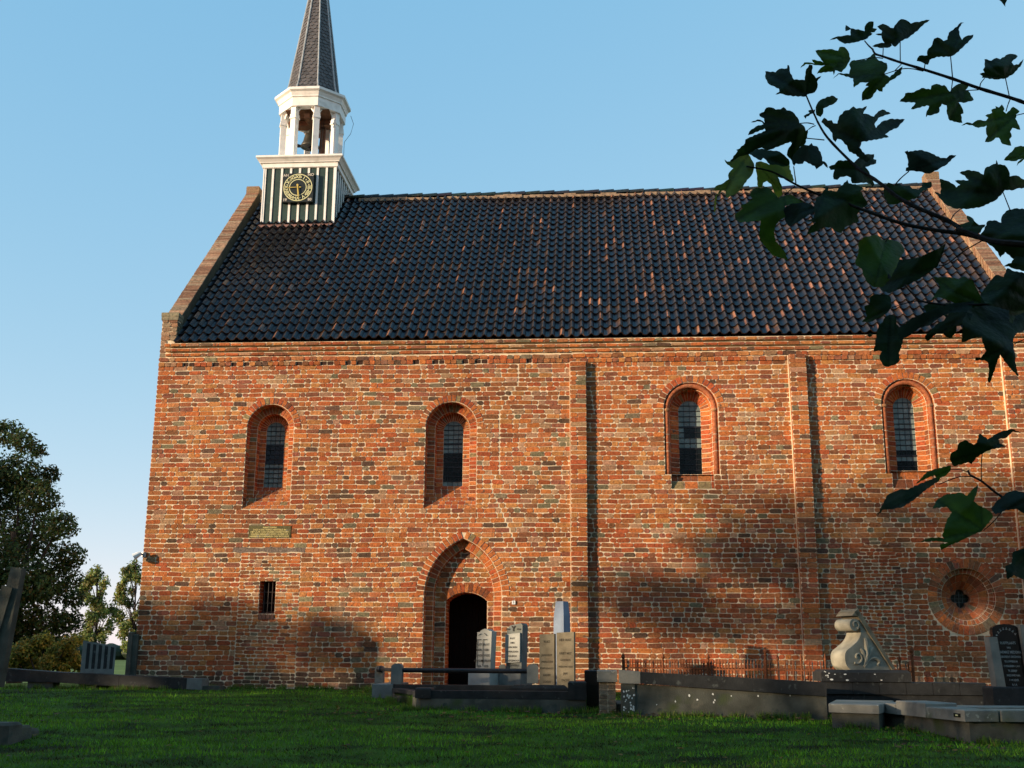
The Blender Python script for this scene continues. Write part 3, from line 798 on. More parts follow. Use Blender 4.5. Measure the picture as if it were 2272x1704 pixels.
# clock
cl = onY(661, 416, TY-.13); cs = .41; CY = TY-.13
q = MB(); q.box(cl[0]-cs, CY, cl[2]-cs*.99, cl[0]+cs, TY+.0, cl[2]+cs*.99); clock = q.build('clock', m_black, church)
fa, fb, fn = (1, 0, 0), (0, 0, 1), (0, -1, 0); cr = .385
def annulus(q, r0, r1, lift, n=48):
    for i in range(n):
        t0, t1 = 2*math.pi*i/n, 2*math.pi*(i+1)/n
        P = lambda r, t: (cl[0]+r*math.cos(t), CY-lift, cl[2]+r*math.sin(t))
        q.quad(P(r0, t0), P(r1, t0), P(r1, t1), P(r0, t1))
q = MB(); annulus(q, cr-.022, cr, .008); annulus(q, .215, .235, .008)
for i, s in enumerate(['XII', 'I', 'II', 'III', 'IIII', 'V', 'VI', 'VII', 'VIII', 'IX', 'X', 'XI']):
    t = math.pi/2-i*math.pi/6; r = .30
    put_text(q, s, .13, (cl[0]+r*math.cos(t), CY, cl[2]+r*math.sin(t)), fa, fb, fn, .008, rot=t-math.pi/2, bold=.003, sx=1)
    t -= math.pi/12; c = (cl[0]+r*math.cos(t), cl[2]+r*math.sin(t)); e = .02
    q.add([(c[0]-e, CY-.008, c[1]), (c[0], CY-.008, c[1]-e), (c[0]+e, CY-.008, c[1]), (c[0], CY-.008, c[1]+e)], [(0, 1, 2, 3)])
q.build('numeral_ring', m_cream, clock)
m_year = mat('year_paint', (.5, .46, .38), .5, .3)
for s, x, z in (('AN', -.33, .345), ('NO', .33, .355), ('19', -.33, -.345), ('80', .33, -.345)):
    q = MB(); put_text(q, s, .105, (cl[0]+x, CY, cl[2]+z), fa, fb, fn, .006, bold=.003); q.build('year_lettering', m_year, clock)
def hand(ang, L, w, tail, lift, name):
    q = MB(); d = np.array((math.sin(ang), 0, math.cos(ang))); p = np.array((d[2], 0, -d[0])); c = np.array((cl[0], CY-lift, cl[2]))
    poly = [c-d*tail-p*w*.9, c-d*tail*.6-p*w*1.3, c-p*w*.6, c+d*L*.55-p*w, c+d*L, c+d*L*.55+p*w, c+p*w*.6, c-d*tail*.6+p*w*1.3, c-d*tail+p*w*.9]
    bk = [v+np.array((0, .012, 0)) for v in poly]; n = len(poly)
    q.add(poly+bk, [tuple(range(n))]+[(i, n+i, n+(i+1) % n, (i+1) % n) for i in range(n)]); q.build(name, m_gold, clock)
hand(math.radians(173), .33, .02, .085, .045, 'clock_hand'); hand(math.radians(269), .33, .010, .09, .03, 'clock_hand')
# belfry: eight posts, octagonal entablature, bell, spire
def octp(r, k): t = math.radians(22.5+45*k); R = r/math.cos(math.radians(22.5)); return (tcx+R*math.cos(t), TC+R*math.sin(t))
zf = zc1+.03; zl0 = onY(660, 238, TC-.75)[2]; zl1 = onY(660, 197, TC-.85)[2]
prb = .72
for k in range(8):
    q = MB(); c = octp(prb, k); t = math.radians(22.5+45*k); A = .078
    def sqp(h, t=t, c=c): return [(c[0]+h*(math.cos(t)*i-math.sin(t)*j), c[1]+h*(math.sin(t)*i+math.cos(t)*j)) for i, j in ((-1, -1), (1, -1), (1, 1), (-1, 1))]
    q.prism(sqp(A), zf-.02, zl0+.03); hh = zl0-zf
    q.prism(sqp(A+.022), zl0-hh*.22, zl0-hh*.185, bev=.01); q.prism(sqp(A+.012), zl0-hh*.185, zl0-hh*.13, bev=.01)
    q.build('belfry_post', m_white, church)
def oct_ring(q, r0, z0, r1, z1):
    a = [octp(r0, k) for k in range(8)]; b = [octp(r1, k) for k in range(8)]
    q.add([(*p, z0) for p in a]+[(*p, z1) for p in b], [(i, (i+1) % 8, 8+(i+1) % 8, 8+i) for i in range(8)])
q = MB(); H = zl1-zl0; prv = None
for r, z in ((prb-.1, zl0), (prb+.13, zl0), (prb+.13, zl0+H*.5), (prb+.16, zl0+H*.53), (prb+.16, zl0+H*.60), (prb+.20, zl0+H*.78), (prb+.26, zl0+H*.86), (prb+.26, zl1), (.4, zl1+.06)):
    if prv: oct_ring(q, prv[0], prv[1], r, z)
    prv = (r, z)
ent = q.build('belfry_entablature', m_white, church)
for k in range(8):
    a, b = octp(prb, k), octp(prb, (k+1) % 8)
    for p, r in ((a, b), (b, a)):
        q = MB(); s = Vector((p[0], p[1], zl0-.24)); e = Vector((p[0]+(r[0]-p[0])*.26, p[1]+(r[1]-p[1])*.26, zl0-.01)); q.tube([s, e], .026, 4); q.build('curved_brace', m_white, ent)
q = MB(); q.box(tcx-.6, TC-.6, zl0-.02, tcx+.6, TC+.6, zl0+.02); q.box(tcx-.65, TC-.06, zl0-.2, tcx+.65, TC+.06, zl0-.06); q.box(tcx-.07, TC-.62, zl0-.26, tcx+.07, TC+.62, zl0-.12)
q.box(tcx+.18, TC+.2, zf, tcx+.32, TC+.32, zl0-.05); q.build('bell_frame', m_timber, ent)
zbell = onY(655, 330, TC)[2]
q = MB(); q.lathe((tcx-.02, TC-.05, zbell), [(.0, .005), (.25, .0), (.262, .02), (.235, .07), (.19, .17), (.165, .30), (.14, .38), (.06, .43), (.05, .52), (.0, .52)], 20)
bell = q.build('bell', m_bell, church, smooth=True)
q = MB(); q.tube([(tcx-.02, TC-.05, zbell-.07), (tcx-.02, TC-.05, zbell+.1)], [.045, .02], 8); q.build('clapper', m_iron, bell)
q = MB(); q.tube([(tcx-.42, TC-.1, zbell+.05), (tcx-.2, TC-.06, zbell+.03)], [.06, .03], 6); q.build('striking_hammer', m_iron, bell)
q = MB()
for dx_ in (.30, .36): q.tube([(tcx+dx_-.08, TC-.1, zf), (tcx+dx_, TC-.1, zl0)], .008, 5)
q.build('bell_rope', m_iron, bell)
sb, szb = .70, zl1+.02
sz0 = onY(700, 0, TC)[2]; r_at0 = .245
slope = (sb-.02-r_at0)/(sz0-szb); apex = szb+(sb-.02)/slope
q = MB(); lev = 46
for k in range(8):
    for i in range(lev):
        f0, f1 = i/lev, (i+1)/lev
        def rz(f): z = szb+(apex-szb)*f; r = (sb-.02)*(1-f)+.10*max(0, 1-f*12)**2*.6; return r, z
        (r0, z0), (r1, z1) = rz(f0), rz(f1)
        a0, b0, a1, b1 = [np.array((*octp(r, kk), z)) for r, z, kk in ((r0, z0, k), (r0, z0, k+1), (r1, z1, k), (r1, z1, k+1))]
        n = np.cross(b0-a0, a1-a0); n /= np.linalg.norm(n)
        q.quad(a0, b0, b1, a1, col=(.02, .02, .02))
        w = np.linalg.norm(b0-a0); m = max(1, int(w/.13)); sh = .5*(i % 2)/m
        e = [0]+[min(1, (j+1)/m-sh) for j in range(m)]+([1] if sh else [])
        for p0, p1 in zip(e, e[1:]):
            if p1-p0 < .05: continue
            # each slate laps the one below: lower edge stands proud
            g = random.uniform(.75, 1.3); c = (.085*g, .078*g, .075*g)
            A = a0+(b0-a0)*(p0+.01)+n*.018; B = a0+(b0-a0)*(p1-.01)+n*.018; mid = (A+B)/2-(a1-a0)*.35+n*.004
            Cc = a1+(b1-a1)*p1+n*.003; Dd = a1+(b1-a1)*p0+n*.003
            q.add([A, mid, B, Cc, Dd], [(0, 1, 2, 3, 4)], col=c)
spire = q.build('spire', m_slate, church)
for k in range(8):
    q = MB(); pts = []
    for f in (0, .04, .085, .3, .6, .97):
        z = szb+(apex-szb)*f; r = (sb-.02)*(1-f)+.10*max(0, 1-f*12)**2*.6; pts.append((*octp(r+.012, k), z))
    q.tube(pts, .026, 6); q.build('lead_hip', m_lead, spire)
q = MB(); c0 = octp(prb+.26, 0); q.tube([(c0[0], c0[1], zl1-.2), (c0[0]+.09, c0[1], zl1-.45), (c0[0]+.02, c0[1], zl1-.75), (c0[0]-.15, c0[1], zl0-.5), (c0[0]-.15, c0[1], zf)], .007, 5); q.build('lightning_cable', m_iron, ent)

# ------------------------------------------------------------------ ground
def ground_sheet():
    xs = np.unique(np.concatenate([np.arange(-16, 14.01, .25), np.geomspace(14.5, 1600, 26), -np.geomspace(16.5, 1600, 26)]))
    ys = np.unique(np.concatenate([np.arange(-26, 3.01, .25), np.geomspace(4, 1600, 28), -np.geomspace(27, 400, 14)]))
    X, Y = np.meshgrid(xs, ys); Z = np.zeros_like(X)
    for i in range(X.shape[0]):
        for j in range(X.shape[1]):
            x, y = X[i, j], Y[i, j]
            n = .018*math.sin(x*1.7+y*.6)*math.sin(y*1.3)+.012*math.sin(x*3.9+1)*math.sin(y*3.1+x) if y < -2.2 and abs(x) < 40 and y > -40 else 0
            Z[i, j] = gz(x, y)+n
    V = np.stack([X.ravel(), Y.ravel(), Z.ravel()], 1); nx = len(xs)
    i, j = np.meshgrid(np.arange(len(ys)-1), np.arange(nx-1), indexing='ij'); a = (i*nx+j).ravel()
    return V, np.stack([a, a+1, a+nx+1, a+nx], 1), xs, ys
V, Fc, gxs, gys = ground_sheet()
near = (np.abs(V[Fc[:, 0], 0]) < 60) & (V[Fc[:, 0], 1] < 40) & (V[Fc[:, 0], 1] > -120)
lawn = npmesh('ground', V, Fc, m_turf, None, None, smooth=True); tag(lawn, kind='structure')
lawn.data.materials.append(m_field); lawn.data.polygons.foreach_set('material_index', (~near).astype(np.int32))
# blades of mown grass
N = 170000
gy = -1.0-rng.random(N)**.8*13.5; gx = rng.uniform(-1, 1, N)*(5.5+(gy+23)*.42)-1.0+rng.normal(0, .3, N)
ok = gx > -15; gx, gy = gx[ok], gy[ok]; N = len(gx)
clump = .8*np.sin(gx*1.3+np.sin(gy*2.7)*1.6)*np.sin(gy*4.3+gx*.5)+.6*np.sin(gx*3.1+gy*1.9+np.sin(gx*.7)*2)*np.sin(gy*8.1-gx*1.2)+.45*np.sin(gx*7.3+gy*3)*np.sin(gy*13+gx*2.2+np.sin(gx*1.7))
gzv = np.where(gy < -2, -.0429*(-gy-2), 0)+.018*np.sin(gx*1.7+gy*.6)*np.sin(gy*1.3)*(gy < -2.2)+.012*np.sin(gx*3.9+1)*np.sin(gy*3.1+gx)*(gy < -2.2)
hgt = rng.uniform(.02, .05, N)*(1+.5*np.clip(clump, -.5, 1)); wd = rng.uniform(.004, .009, N); an = rng.uniform(0, 2*np.pi, N)
lx, ly = rng.normal(0, .022, N), rng.normal(0, .022, N)
dxy = np.stack([np.cos(an)*wd, np.sin(an)*wd], 1)
base = np.stack([gx, gy, gzv-.004], 1)
A = base.copy(); A[:, :2] += dxy; B = base.copy(); B[:, :2] -= dxy; T = base.copy(); T[:, 0] += lx; T[:, 1] += ly; T[:, 2] += hgt
V = np.stack([A, B, T], 1).reshape(-1, 3); Fc = np.arange(3*N).reshape(-1, 3)
dead = (clump < -.42) | (rng.random(N) < .05)
cg = np.where(dead[:, None], np.array([.06, .062, .013]), np.array([.092, .205, .011]))*rng.uniform(.6, 1.5, (N, 1))*(1+.55*np.clip(clump, -1, 1))[:, None]
yl = rng.random(N) < .05; cg[yl] = np.array([.12, .15, .03])
grass = npmesh('grass', V, Fc, m_grass, np.repeat(cg, 3, 0)); tag(grass, 'short mown green grass of the churchyard lawn', 'grass', kind='stuff')
def tufts(segs, n, hmin, hmax):
    g = np.random.default_rng(5); V = []; Cc = []
    L = np.array([math.hypot(b[0]-a[0], b[1]-a[1]) for a, b in segs]); k = g.choice(len(segs), n, p=L/L.sum()); f = g.random(n)
    for i in range(n):
        a, b = segs[k[i]]; x = a[0]+(b[0]-a[0])*f[i]+g.normal(0, .03); y = a[1]+(b[1]-a[1])*f[i]-abs(g.normal(0, .06)); z = gz(x, y)-.01
        if math.sin(x*5.3+y*2)+math.sin(x*13) < -.5: continue
        h = g.uniform(hmin, hmax); w = g.uniform(.004, .008); t = g.uniform(0, 6.28); c, s_ = math.cos(t)*w, math.sin(t)*w
        V += [(x+c, y+s_, z), (x-c, y-s_, z), (x+g.normal(0, .03), y+g.normal(0, .03), z+h)]; q_ = g.uniform(.6, 1.5); col = (.085, .17, .016) if g.random() < .8 else (.17, .15, .05); Cc += [tuple(v*q_ for v in col)]*3
    o = npmesh('grass_tufts', np.array(V), np.arange(len(V)).reshape(-1, 3), m_grass, np.array(Cc)); tag(o, 'longer grass tufts along the foot of the graves and wall', 'grass', kind='stuff')
tufts([((-2.9, -5.42), (.1, -5.42)), ((-3.6, -3.1), (-2.8, -5.4)), ((.3, -5.75), (.8, -5.75)), ((.45, -6.03), (3.7, -6.03)), ((3.3, -7.3), (4.15, -7.7)), ((4.15, -7.2), (4.7, -9.5)), ((4.7, -9.5), (7, -9.1)), ((-13, -1.35), (-7.8, -1.35)), ((-7.7, -.1), (-4.2, -.1)), ((-4.2, -1.4), (-3.9, -3.1))], 15000, .04, .13)
# far woodland on the horizon
q = MB(); rr = random.Random(3)
for i in range(260):
    x = -520+i*3.6+rr.uniform(-2, 2); y = 560+rr.uniform(0, 40); r = rr.uniform(5, 8); h = rr.uniform(7, 12); c = rr.uniform(.7, 1.2)
    q.lathe((x, y, -2.6), [(r*.6, 0), (r, h*.3), (r*.95, h*.6), (r*.6, h*.88), (r*.15, h)], 7, col=(.035*c, .055*c, .03*c))
tag(q.build('far_woodland', m_fol), 'line of distant woodland on the horizon beyond the fields', 'woodland', kind='stuff')
q = MB(); q.box(-700, 400, -3, 300, 470, -2.34); tag(q.build('stubble_field', mat('stubble', (.42, .36, .22), .95, .1, ns=.05, nv=.2)), kind='structure')

# ------------------------------------------------------------------ graves and monuments
def rotpts(pts, c, a): 
    ca, sa = math.cos(a), math.sin(a); return [(c[0]+(x*ca-y*sa), c[1]+(x*sa+y*ca)) for x, y in pts]
def X_(u, v, Y): return onY(u, v, Y)[0]
def Z_(u, v, Y): return onY(u, v, Y)[2]
def block(q, u0, u1, vt, vb, Y, dep, bev=.012, sink=0, **k):
    x0, x1 = X_(u0, (vt+vb)/2, Y), X_(u1, (vt+vb)/2, Y); um = (u0+u1)/2
    q.box(x0, Y, Z_(um, vb, Y)-sink, x1, Y+dep, Z_(um, vt, Y), bev=bev, **k); return x0, x1

# --- grave in front of the doorway: cement base, dark stone kerb with corner blocks
L0 = (-2.76, -5.4, -.15); kerb = thing('grave_kerb', 'dark stone grave kerb with square corner blocks before the church door', 'grave', L0)
FL = (X_(932, 1577, -5.4), -5.4); FR = (X_(1300, 1577, -5.4), -5.4); BR = (X_(1300, 1560, -3.3)+.05, -3.3); BL = (X_(869, 1551, -3.15), -3.15)
zt = Z_(1100, 1551, -5.4)
q = MB(); q.prism([FL, FR, BR, BL], -.4, zt, bev=.01); q.build('cement_base', m_conc, kerb)
zk = Z_(1100, 1533, -5.4); ins = .03
def lerp(a, b, t): return (a[0]+(b[0]-a[0])*t, a[1]+(b[1]-a[1])*t)
def bar(q, a, b, w, z0, z1, bev=.015, **k):
    d = Vector((b[0]-a[0], b[1]-a[1])); n = Vector((-d.y, d.x)).normalized()*w
    q.prism([a, b, (b[0]+n.x, b[1]+n.y), (a[0]+n.x, a[1]+n.y)], z0, z1, bev=bev, **k)
q = MB(); bar(q, FL, FR, .2, zt, zk-.0); q.build('front_bar', m_dark, kerb)
q = MB(); bar(q, BL, FL, .18, zt, zk-.03); q.build('side_bar', m_dark, kerb)
q = MB(); bar(q, FR, BR, .18, zt, zk-.03); q.build('side_bar', m_dark, kerb)
q = MB(); x0, x1 = X_(921, 1540, -5.42), X_(956, 1540, -5.42); q.box(x0, -5.425, zt+.002, x1, -5.05, Z_(940, 1526, -5.42), bev=.02); q.build('corner_block', m_dark, kerb)
q = MB(); x0, x1 = X_(1260, 1530, -5.42), X_(1300, 1530, -5.42); q.box(x0, -5.425, zt+.002, x1+.005, -5.05, Z_(1280, 1512, -5.42), bev=.02); q.build('corner_block', m_dark, kerb)
q = MB(); q.prism([lerp(FL, BL, .25), lerp(FR, BR, .1), lerp(FR, BR, .9), lerp(FL, BL, .9)], zt-.2, zt+.03); q.build('gravel_bed', m_turf, kerb)
q = MB(); x0, x1 = X_(1132, 1525, -4.75), X_(1260, 1525, -4.75); q.box(x0, -4.75, zt+.03, x1, -4.5, Z_(1190, 1520, -4.75), bev=.05); q.build('inner_slab', m_dark, kerb)

# --- stone posts with an iron rail
Yp = -3.0
rail = thing('railed_grave', 'grave enclosed by round-topped stone posts and a black iron rail', 'grave', (-3.4, Yp, 0))
def post(u0, u1, vt, vb, Y, par):
    q = MB(); x0, x1 = X_(u0, vt, Y), X_(u1, vt, Y); z1 = Z_((u0+u1)/2, vt, Y); zb = Z_((u0+u1)/2, vb, Y); r = (x1-x0)/2; n = 8
    poly = [(-r, zb), (r, zb), (r, z1-r*.55)]+[(r*math.cos(math.pi*i/n)*.92, z1-r*.55+r*.55*math.sin(math.pi*i/n)) for i in range(1, n)]+[(-r, z1-r*.55)]
    q.extrude(poly, ((x0+x1)/2, Y, 0), (1, 0, 0), (0, 0, 1), (0, 1, 0), .2); q.build('stone_post', m_stone, par); return (x0+x1)/2
pxa = post(868, 892, 1472, 1518, Yp, rail); pxb = post(1169, 1194, 1473, 1516, Yp, rail)
pxc = post(832, 850, 1477, 1518, -1.6, rail); pxd = post(1107, 1121, 1474, 1505, -1.6, rail)
zr = Z_(1030, 1488, Yp+.1)
q = MB(); q.tube([(pxa, Yp+.1, zr), (pxb, Yp+.1, zr)], .042, 10); q.build('iron_rail', m_iron, rail)
q = MB(); q.tube([(pxa, Yp+.1, zr), (pxc, -1.5, zr+.0)], .035, 8); q.build('iron_rail', m_iron, rail)
q = MB(); q.lathe((pxc+.02, -1.62, zr-.06), [(.0, 0), (.05, .01), (.07, .06), (.05, .11), (0, .12)], 10); q.build('rail_knob', m_iron, rail)
q = MB(); q.tube([(pxb, Yp+.1, zr), (pxd, -1.5, zr)], .03, 8); q.build('iron_rail', m_iron, rail)
zb = Z_(850, 1518, Yp)
xa, xb2, xc = X_(826, 1530, Yp), X_(872, 1530, Yp), X_(1300, 1525, Yp)
q = MB(); q.box(xa, Yp-.02, -.2, xb2, -1.3, zb, bev=.01); q.build('end_stone', m_stone, rail)
q = MB(); q.box(xb2+.005, Yp-.01, -.2, xc, Yp+.32, zb-.005, bev=.015); q.build('front_kerb', m_dark, rail)
q = MB(); q.box(xb2+.02, Yp+.33, -.2, xc, -1.35, zb-.1); q.build('grave_bed', m_conc, rail)

# --- headstones
def rows(par, m, lines, size, x0, z0, dz, o, a, n, bold=.001, sx=1):
    for i, s in enumerate(lines):
        if s:
            q = MB(); put_text(q, s, size if not isinstance(size, list) else size[i], (o[0]+a[0]*x0, o[1]+a[1]*x0, z0-i*dz), a, (0, 0, 1), n, .004, bold=bold, sx=sx); q.build('inscription', m, par)
def headstone(name, label, u0, u1, vt, vb, Y, t, rot, m, shape, vbase=None, basew=.05, mbase=None, lean=0):
    um = (u0+u1)/2; x0, x1 = X_(u0, (vt+vb)/2, Y), X_(u1, (vt+vb)/2, Y); w = (x1-x0)/math.cos(rot); c = (x0, Y); zt_, zb_ = Z_(um, vt, Y), Z_(um, vb, Y)
    a = (math.cos(rot), -math.sin(rot), 0); n = (-math.sin(rot), -math.cos(rot), 0)   # turned to face left of the camera
    th_ = thing(name, label, 'headstone', (x0, Y, min(zb_, 0)))
    H = zt_-zb_; q = MB(); poly = [(p*w, zb_+r*H) for p, r in shape]
    b = Vector((lean, 0, 1)).normalized()
    q.extrude(poly, (x0, Y, 0), a, tuple(b), (-n[0], -n[1], 0), t)
    q.build('slab', m, th_)
    return th_, (x0, Y), a, n, w, zb_, zt_
R28 = math.radians(26)
# left: two columns of names under a small arched top
h, o, a, n, w, z0, z1 = headstone('headstone', 'leaning pale headstone with two columns of lettering and a curved top', 1054.6, 1088, 1395, 1493, -2.2, .17, R28, m_pale, [(0, 0), (1, 0), (1, .94), (.85, .95), (.7, .985), (.5, 1.0), (.3, .97), (.15, .925), (0, .92)], lean=.03)
q = MB()
for c in (.27, .76): rows(h, m_letter, ['RUST', 'HIER', 'ONZE', 'MOEDER', 'GEB', '18 MEI'], .052, w*c, z1-.28, .095, o, a, n, .0008)
for xx in (.12, .52):
    for s in range(2):
        x = w*xx; P = [(o[0]+a[0]*x+n[0]*.003, o[1]+a[1]*x+n[1]*.003)]
    A = Vector((o[0]+a[0]*w*xx, o[1]+a[1]*w*xx, 0))+Vector(n)*.004
    q.add([A+Vector((0, 0, z0+.12)), A+Vector(a)*.012+Vector((0, 0, z0+.12)), A+Vector(a)*.012+Vector((0, 0, z1-.2)), A+Vector((0, 0, z1-.2))], [(0, 1, 2, 3)])
    A2 = A+Vector((0, 0, z1-.2)); q.add([A2, A2+Vector(a)*w*.3, A2+Vector(a)*w*.3+Vector((0, 0, .012)), A2+Vector((0, 0, .012))], [(0, 1, 2, 3)])
for c in (.3, .72): put_text(q, '~', .14, (o[0]+a[0]*w*c, o[1]+a[1]*w*c, z1-.1), a, (0, 0, 1), n, .004, rot=.6 if c < .5 else -.6)
q.build('carved_border', m_letter, h)
q = MB(); q.prism(rotpts([(-.08, -.1), (w+.06, -.1), (w+.06, .3), (-.08, .3)], o, -R28), -.1, Z_(1065, 1491, -2.2), bev=.01); q.build('plinth', m_pale, h)
# middle: grey stone with a white inscribed panel
h, o, a, n, w, z0, z1 = headstone('headstone', 'grey headstone with sloping top and white inscribed marble panel', 1122, 1157, 1383, 1493, -2.1, .2, R28, m_stone, [(0, 0), (1, 0), (1, .96), (.9, 1.0), (.2, .955), (.05, .90), (0, .86)], lean=.02)
q = MB(); A = Vector((*o, 0))+Vector(n)*.03
q.extrude([(w*.02, z0+.17), (w*.97, z0+.19), (w*.97, z1-.17), (w*.02, z1-.2)], tuple(A), a, (0, 0, 1), (-n[0], -n[1], 0), .035); pn = q.build('marble_panel', m_pale, h)
o2 = (o[0]+n[0]*.03, o[1]+n[1]*.03); rows(pn, m_letter, ['RUST', 'HIER', 'GEBOREN', 'OVERLEDEN', 'GELIEFDE', 'ECHTGENOOT', 'EN VADER', 'PSALM 23'], .044, w*.5, z1-.27, .078, o2, a, n, .0008)
q = MB(); put_text(q, '~ Y ~', .13, (o[0]+a[0]*w*.5, o[1]+a[1]*w*.5, z1-.1), a, (0, 0, 1), n, .004, bold=.004); q.build('carved_willow', m_letter, h)
q = MB(); q.prism(rotpts([(-.06, -.12), (w+.06, -.12), (w+.06, .32), (-.06, .32)], o, -R28), -.1, Z_(1130, 1491, -2.1), bev=.01); q.build('plinth', m_stone, h)
# two sandstone slabs
R8 = math.radians(10)
for (u0, u1, vt, vb, lab, ln, Y, zs) in ((1196.7, 1230, 1406, 1527, 'stained tan sandstone headstone standing left of its near twin, paler twin at right', ['RUST', '', 'JAN HEER', 'OVERLEDEN', 'ECHTGENOOT', 'VADER', 'ZOON', '', 'EERSTE RUST'], -4.2, 1),
                                     (1235, 1273.7, 1402, 1530, 'tall warm tan sandstone headstone right of the stained one, below the blue obelisk', ['HIER RUST', '', 'GRIET MEY', 'GEBOREN', 'WEDUWE VAN', 'JAN', 'ZACHT', '', 'OVERLEDEN'], -4.25, 1)):
    h, o, a, n, w, z0, z1 = headstone('headstone', lab, u0, u1, vt, vb, Y, .13, R8, m_sand, [(0, -.1), (1, -.1), (1, 1), (0, .985)], lean=0)
    rows(h, m_sletter, ln, [.055, .05, .052, .046, .042, .05, .05, .05, .042], w*.5, z1-.13, .105, o, a, n, .0008, .8)
# obelisk
q = MB(); Yo = -2.3; x0, x1 = X_(1233, 1370, Yo), X_(1260, 1370, Yo); zt_ = Z_(1247, 1334, Yo); cx = (x0+x1)/2; w = .112
pl = lambda s: rotpts([(-s, -s), (s, -s), (s, s), (-s, s)], (cx, Yo+.1), math.radians(-32))
vs = [(*p, 0) for p in pl(w*1.08)]+[(*p, zt_-.25) for p in pl(w*.95)]+[(*p, zt_) for p in pl(w*.72)]
q.add(vs, [(0, 1, 5, 4), (1, 2, 6, 5), (2, 3, 7, 6), (3, 0, 4, 7), (4, 5, 9, 8), (5, 6, 10, 9), (6, 7, 11, 10), (7, 4, 8, 11), (8, 9, 10, 11)])
ob = thing('stone_obelisk', 'smooth blue-grey stone obelisk behind the two sandstone headstones', 'obelisk', (cx, Yo, 0)); q.build('shaft', m_blue, ob)
q = MB(); q.prism(pl(w*1.7), -.05, .22, bev=.02); q.build('plinth', m_blue, ob)

# --- black slab and the walled family grave with sloping black coping
q = MB(); Yb = -4.9; block(q, 1297, 1329, 1487, 1574, Yb, .5, sink=.05); tag(q.build('black_slab', m_blackst), 'upright black polished slab beside the brick grave pier', 'grave slab')
Yw = -6.0
fam = thing('family_grave', 'low cement-walled family grave with sloping black stone coping and brick pier', 'grave', (X_(1380, 1588, Yw), Yw, -.17))
q = MB(); bx0, bx1 = X_(1330, 1550, -5.7), X_(1367, 1550, -5.7); zb1 = Z_(1347, 1513, -5.7)
z = -.25
while z < zb1-.02:
    k = 0
    for (p0, p1, n) in (((bx0, -5.7), (bx1, -5.7), (0, -1, 0)), ((bx0, -5.3), (bx0, -5.7), (-1, 0, 0))):
        for f0, f1 in ((0, .5), (.5, 1)):
            a_, b_ = lerp(p0, p1, f0), lerp(p0, p1, f1)
            q.brick((*a_, z), (*b_, z), (*b_, z+.075), (*a_, z+.075), n, .004, gap=.005, col=random.choice([(.33, .25, .17), (.28, .19, .12), (.36, .28, .2)]), mi=0)
    z += .075
q.box(bx0+.004, -5.696, -.3, bx1-.004, -5.2, zb1, col=(.4, .34, .26), mi=1); q.build('brick_pier', [m_brick, m_mortar], fam)
q = MB(); q.box(bx0-.03, -5.74, zb1, bx1+.02, -5.2, Z_(1347, 1487, -5.74), bev=.015); q.build('pier_cap', m_tomb, fam)
wx0, wx1 = X_(1380, 1588, Yw), X_(1836, 1588, Yw); zl, zr_ = Z_(1400, 1516, Yw), Z_(1836, 1545, Yw)
q = MB(); q.add([(wx0, Yw, -.4), (wx1, Yw, -.4), (wx1, Yw, zr_), (wx0, Yw, zl), (wx0, Yw+.25, -.4), (wx1, Yw+.25, -.4), (wx1, Yw+.25, zr_), (wx0, Yw+.25, zl)], [(0, 1, 2, 3), (3, 2, 6, 7), (1, 5, 6, 2), (0, 3, 7, 4), (5, 4, 7, 6)]); q.build('cement_wall', m_conc, fam)
def slopebar(q, xa, xb, Y0, Y1, za0, za1, zb0_, zb1_, **k):
    q.add([(xa, Y0, za0), (xb, Y0, zb0_), (xb, Y0, zb1_), (xa, Y0, za1), (xa, Y1, za0), (xb, Y1, zb0_), (xb, Y1, zb1_), (xa, Y1, za1)], [(0, 1, 2, 3), (3, 2, 6, 7), (1, 5, 6, 2), (0, 3, 7, 4), (5, 4, 7, 6), (0, 4, 5, 1)], **k)
cxa = X_(1421, 1505, Yw)
q = MB(); slopebar(q, cxa, wx1, Yw-.035, Yw+.3, Z_(1421, 1517, Yw), Z_(1421, 1491, Yw), zr_, Z_(1836, 1514, Yw)); q.build('coping', m_dark, fam)
q = MB(); slopebar(q, wx0-.03, cxa-.004, Yw-.04, Yw+.3, zl, Z_(1380, 1486, Yw), Z_(1421, 1517, Yw), Z_(1421, 1490, Yw)); q.build('coping_end', m_tomb, fam)
q = MB(); px1 = X_(1409, 1550, Yw); q.box(wx0-.01, Yw-.02, -.4, px1, Yw+.1, zl-.012, bev=.006); q.build('wall_pier', m_conc, fam)
q = MB()
for i in range(34):
    u = random.choice([random.uniform(1382, 1407), random.uniform(1382, 1407), random.uniform(1440, 1760)]); v = random.uniform(1525, 1580) if u < 1410 else random.uniform(1540, 1572)
    Y = Yw-.0225 if u < 1410 else Yw-.003; c = onY(u, v, Y); r = random.uniform(.006, .017)
    q.add([(c[0]+r*random.uniform(.7, 1.1)*math.cos(t), Y, c[2]+r*random.uniform(.8, 1.5)*math.sin(t)) for t in [k*math.pi/4 for k in range(8)]], [tuple(range(8))])
lo = q.build('bird_droppings', m_lichen, fam); lo['kind'] = 'stuff'
q = MB(); q.box(bx1+.02, -5.5, -.3, wx1, -3.9, -.02); q.build('grave_bed', m_conc, fam)
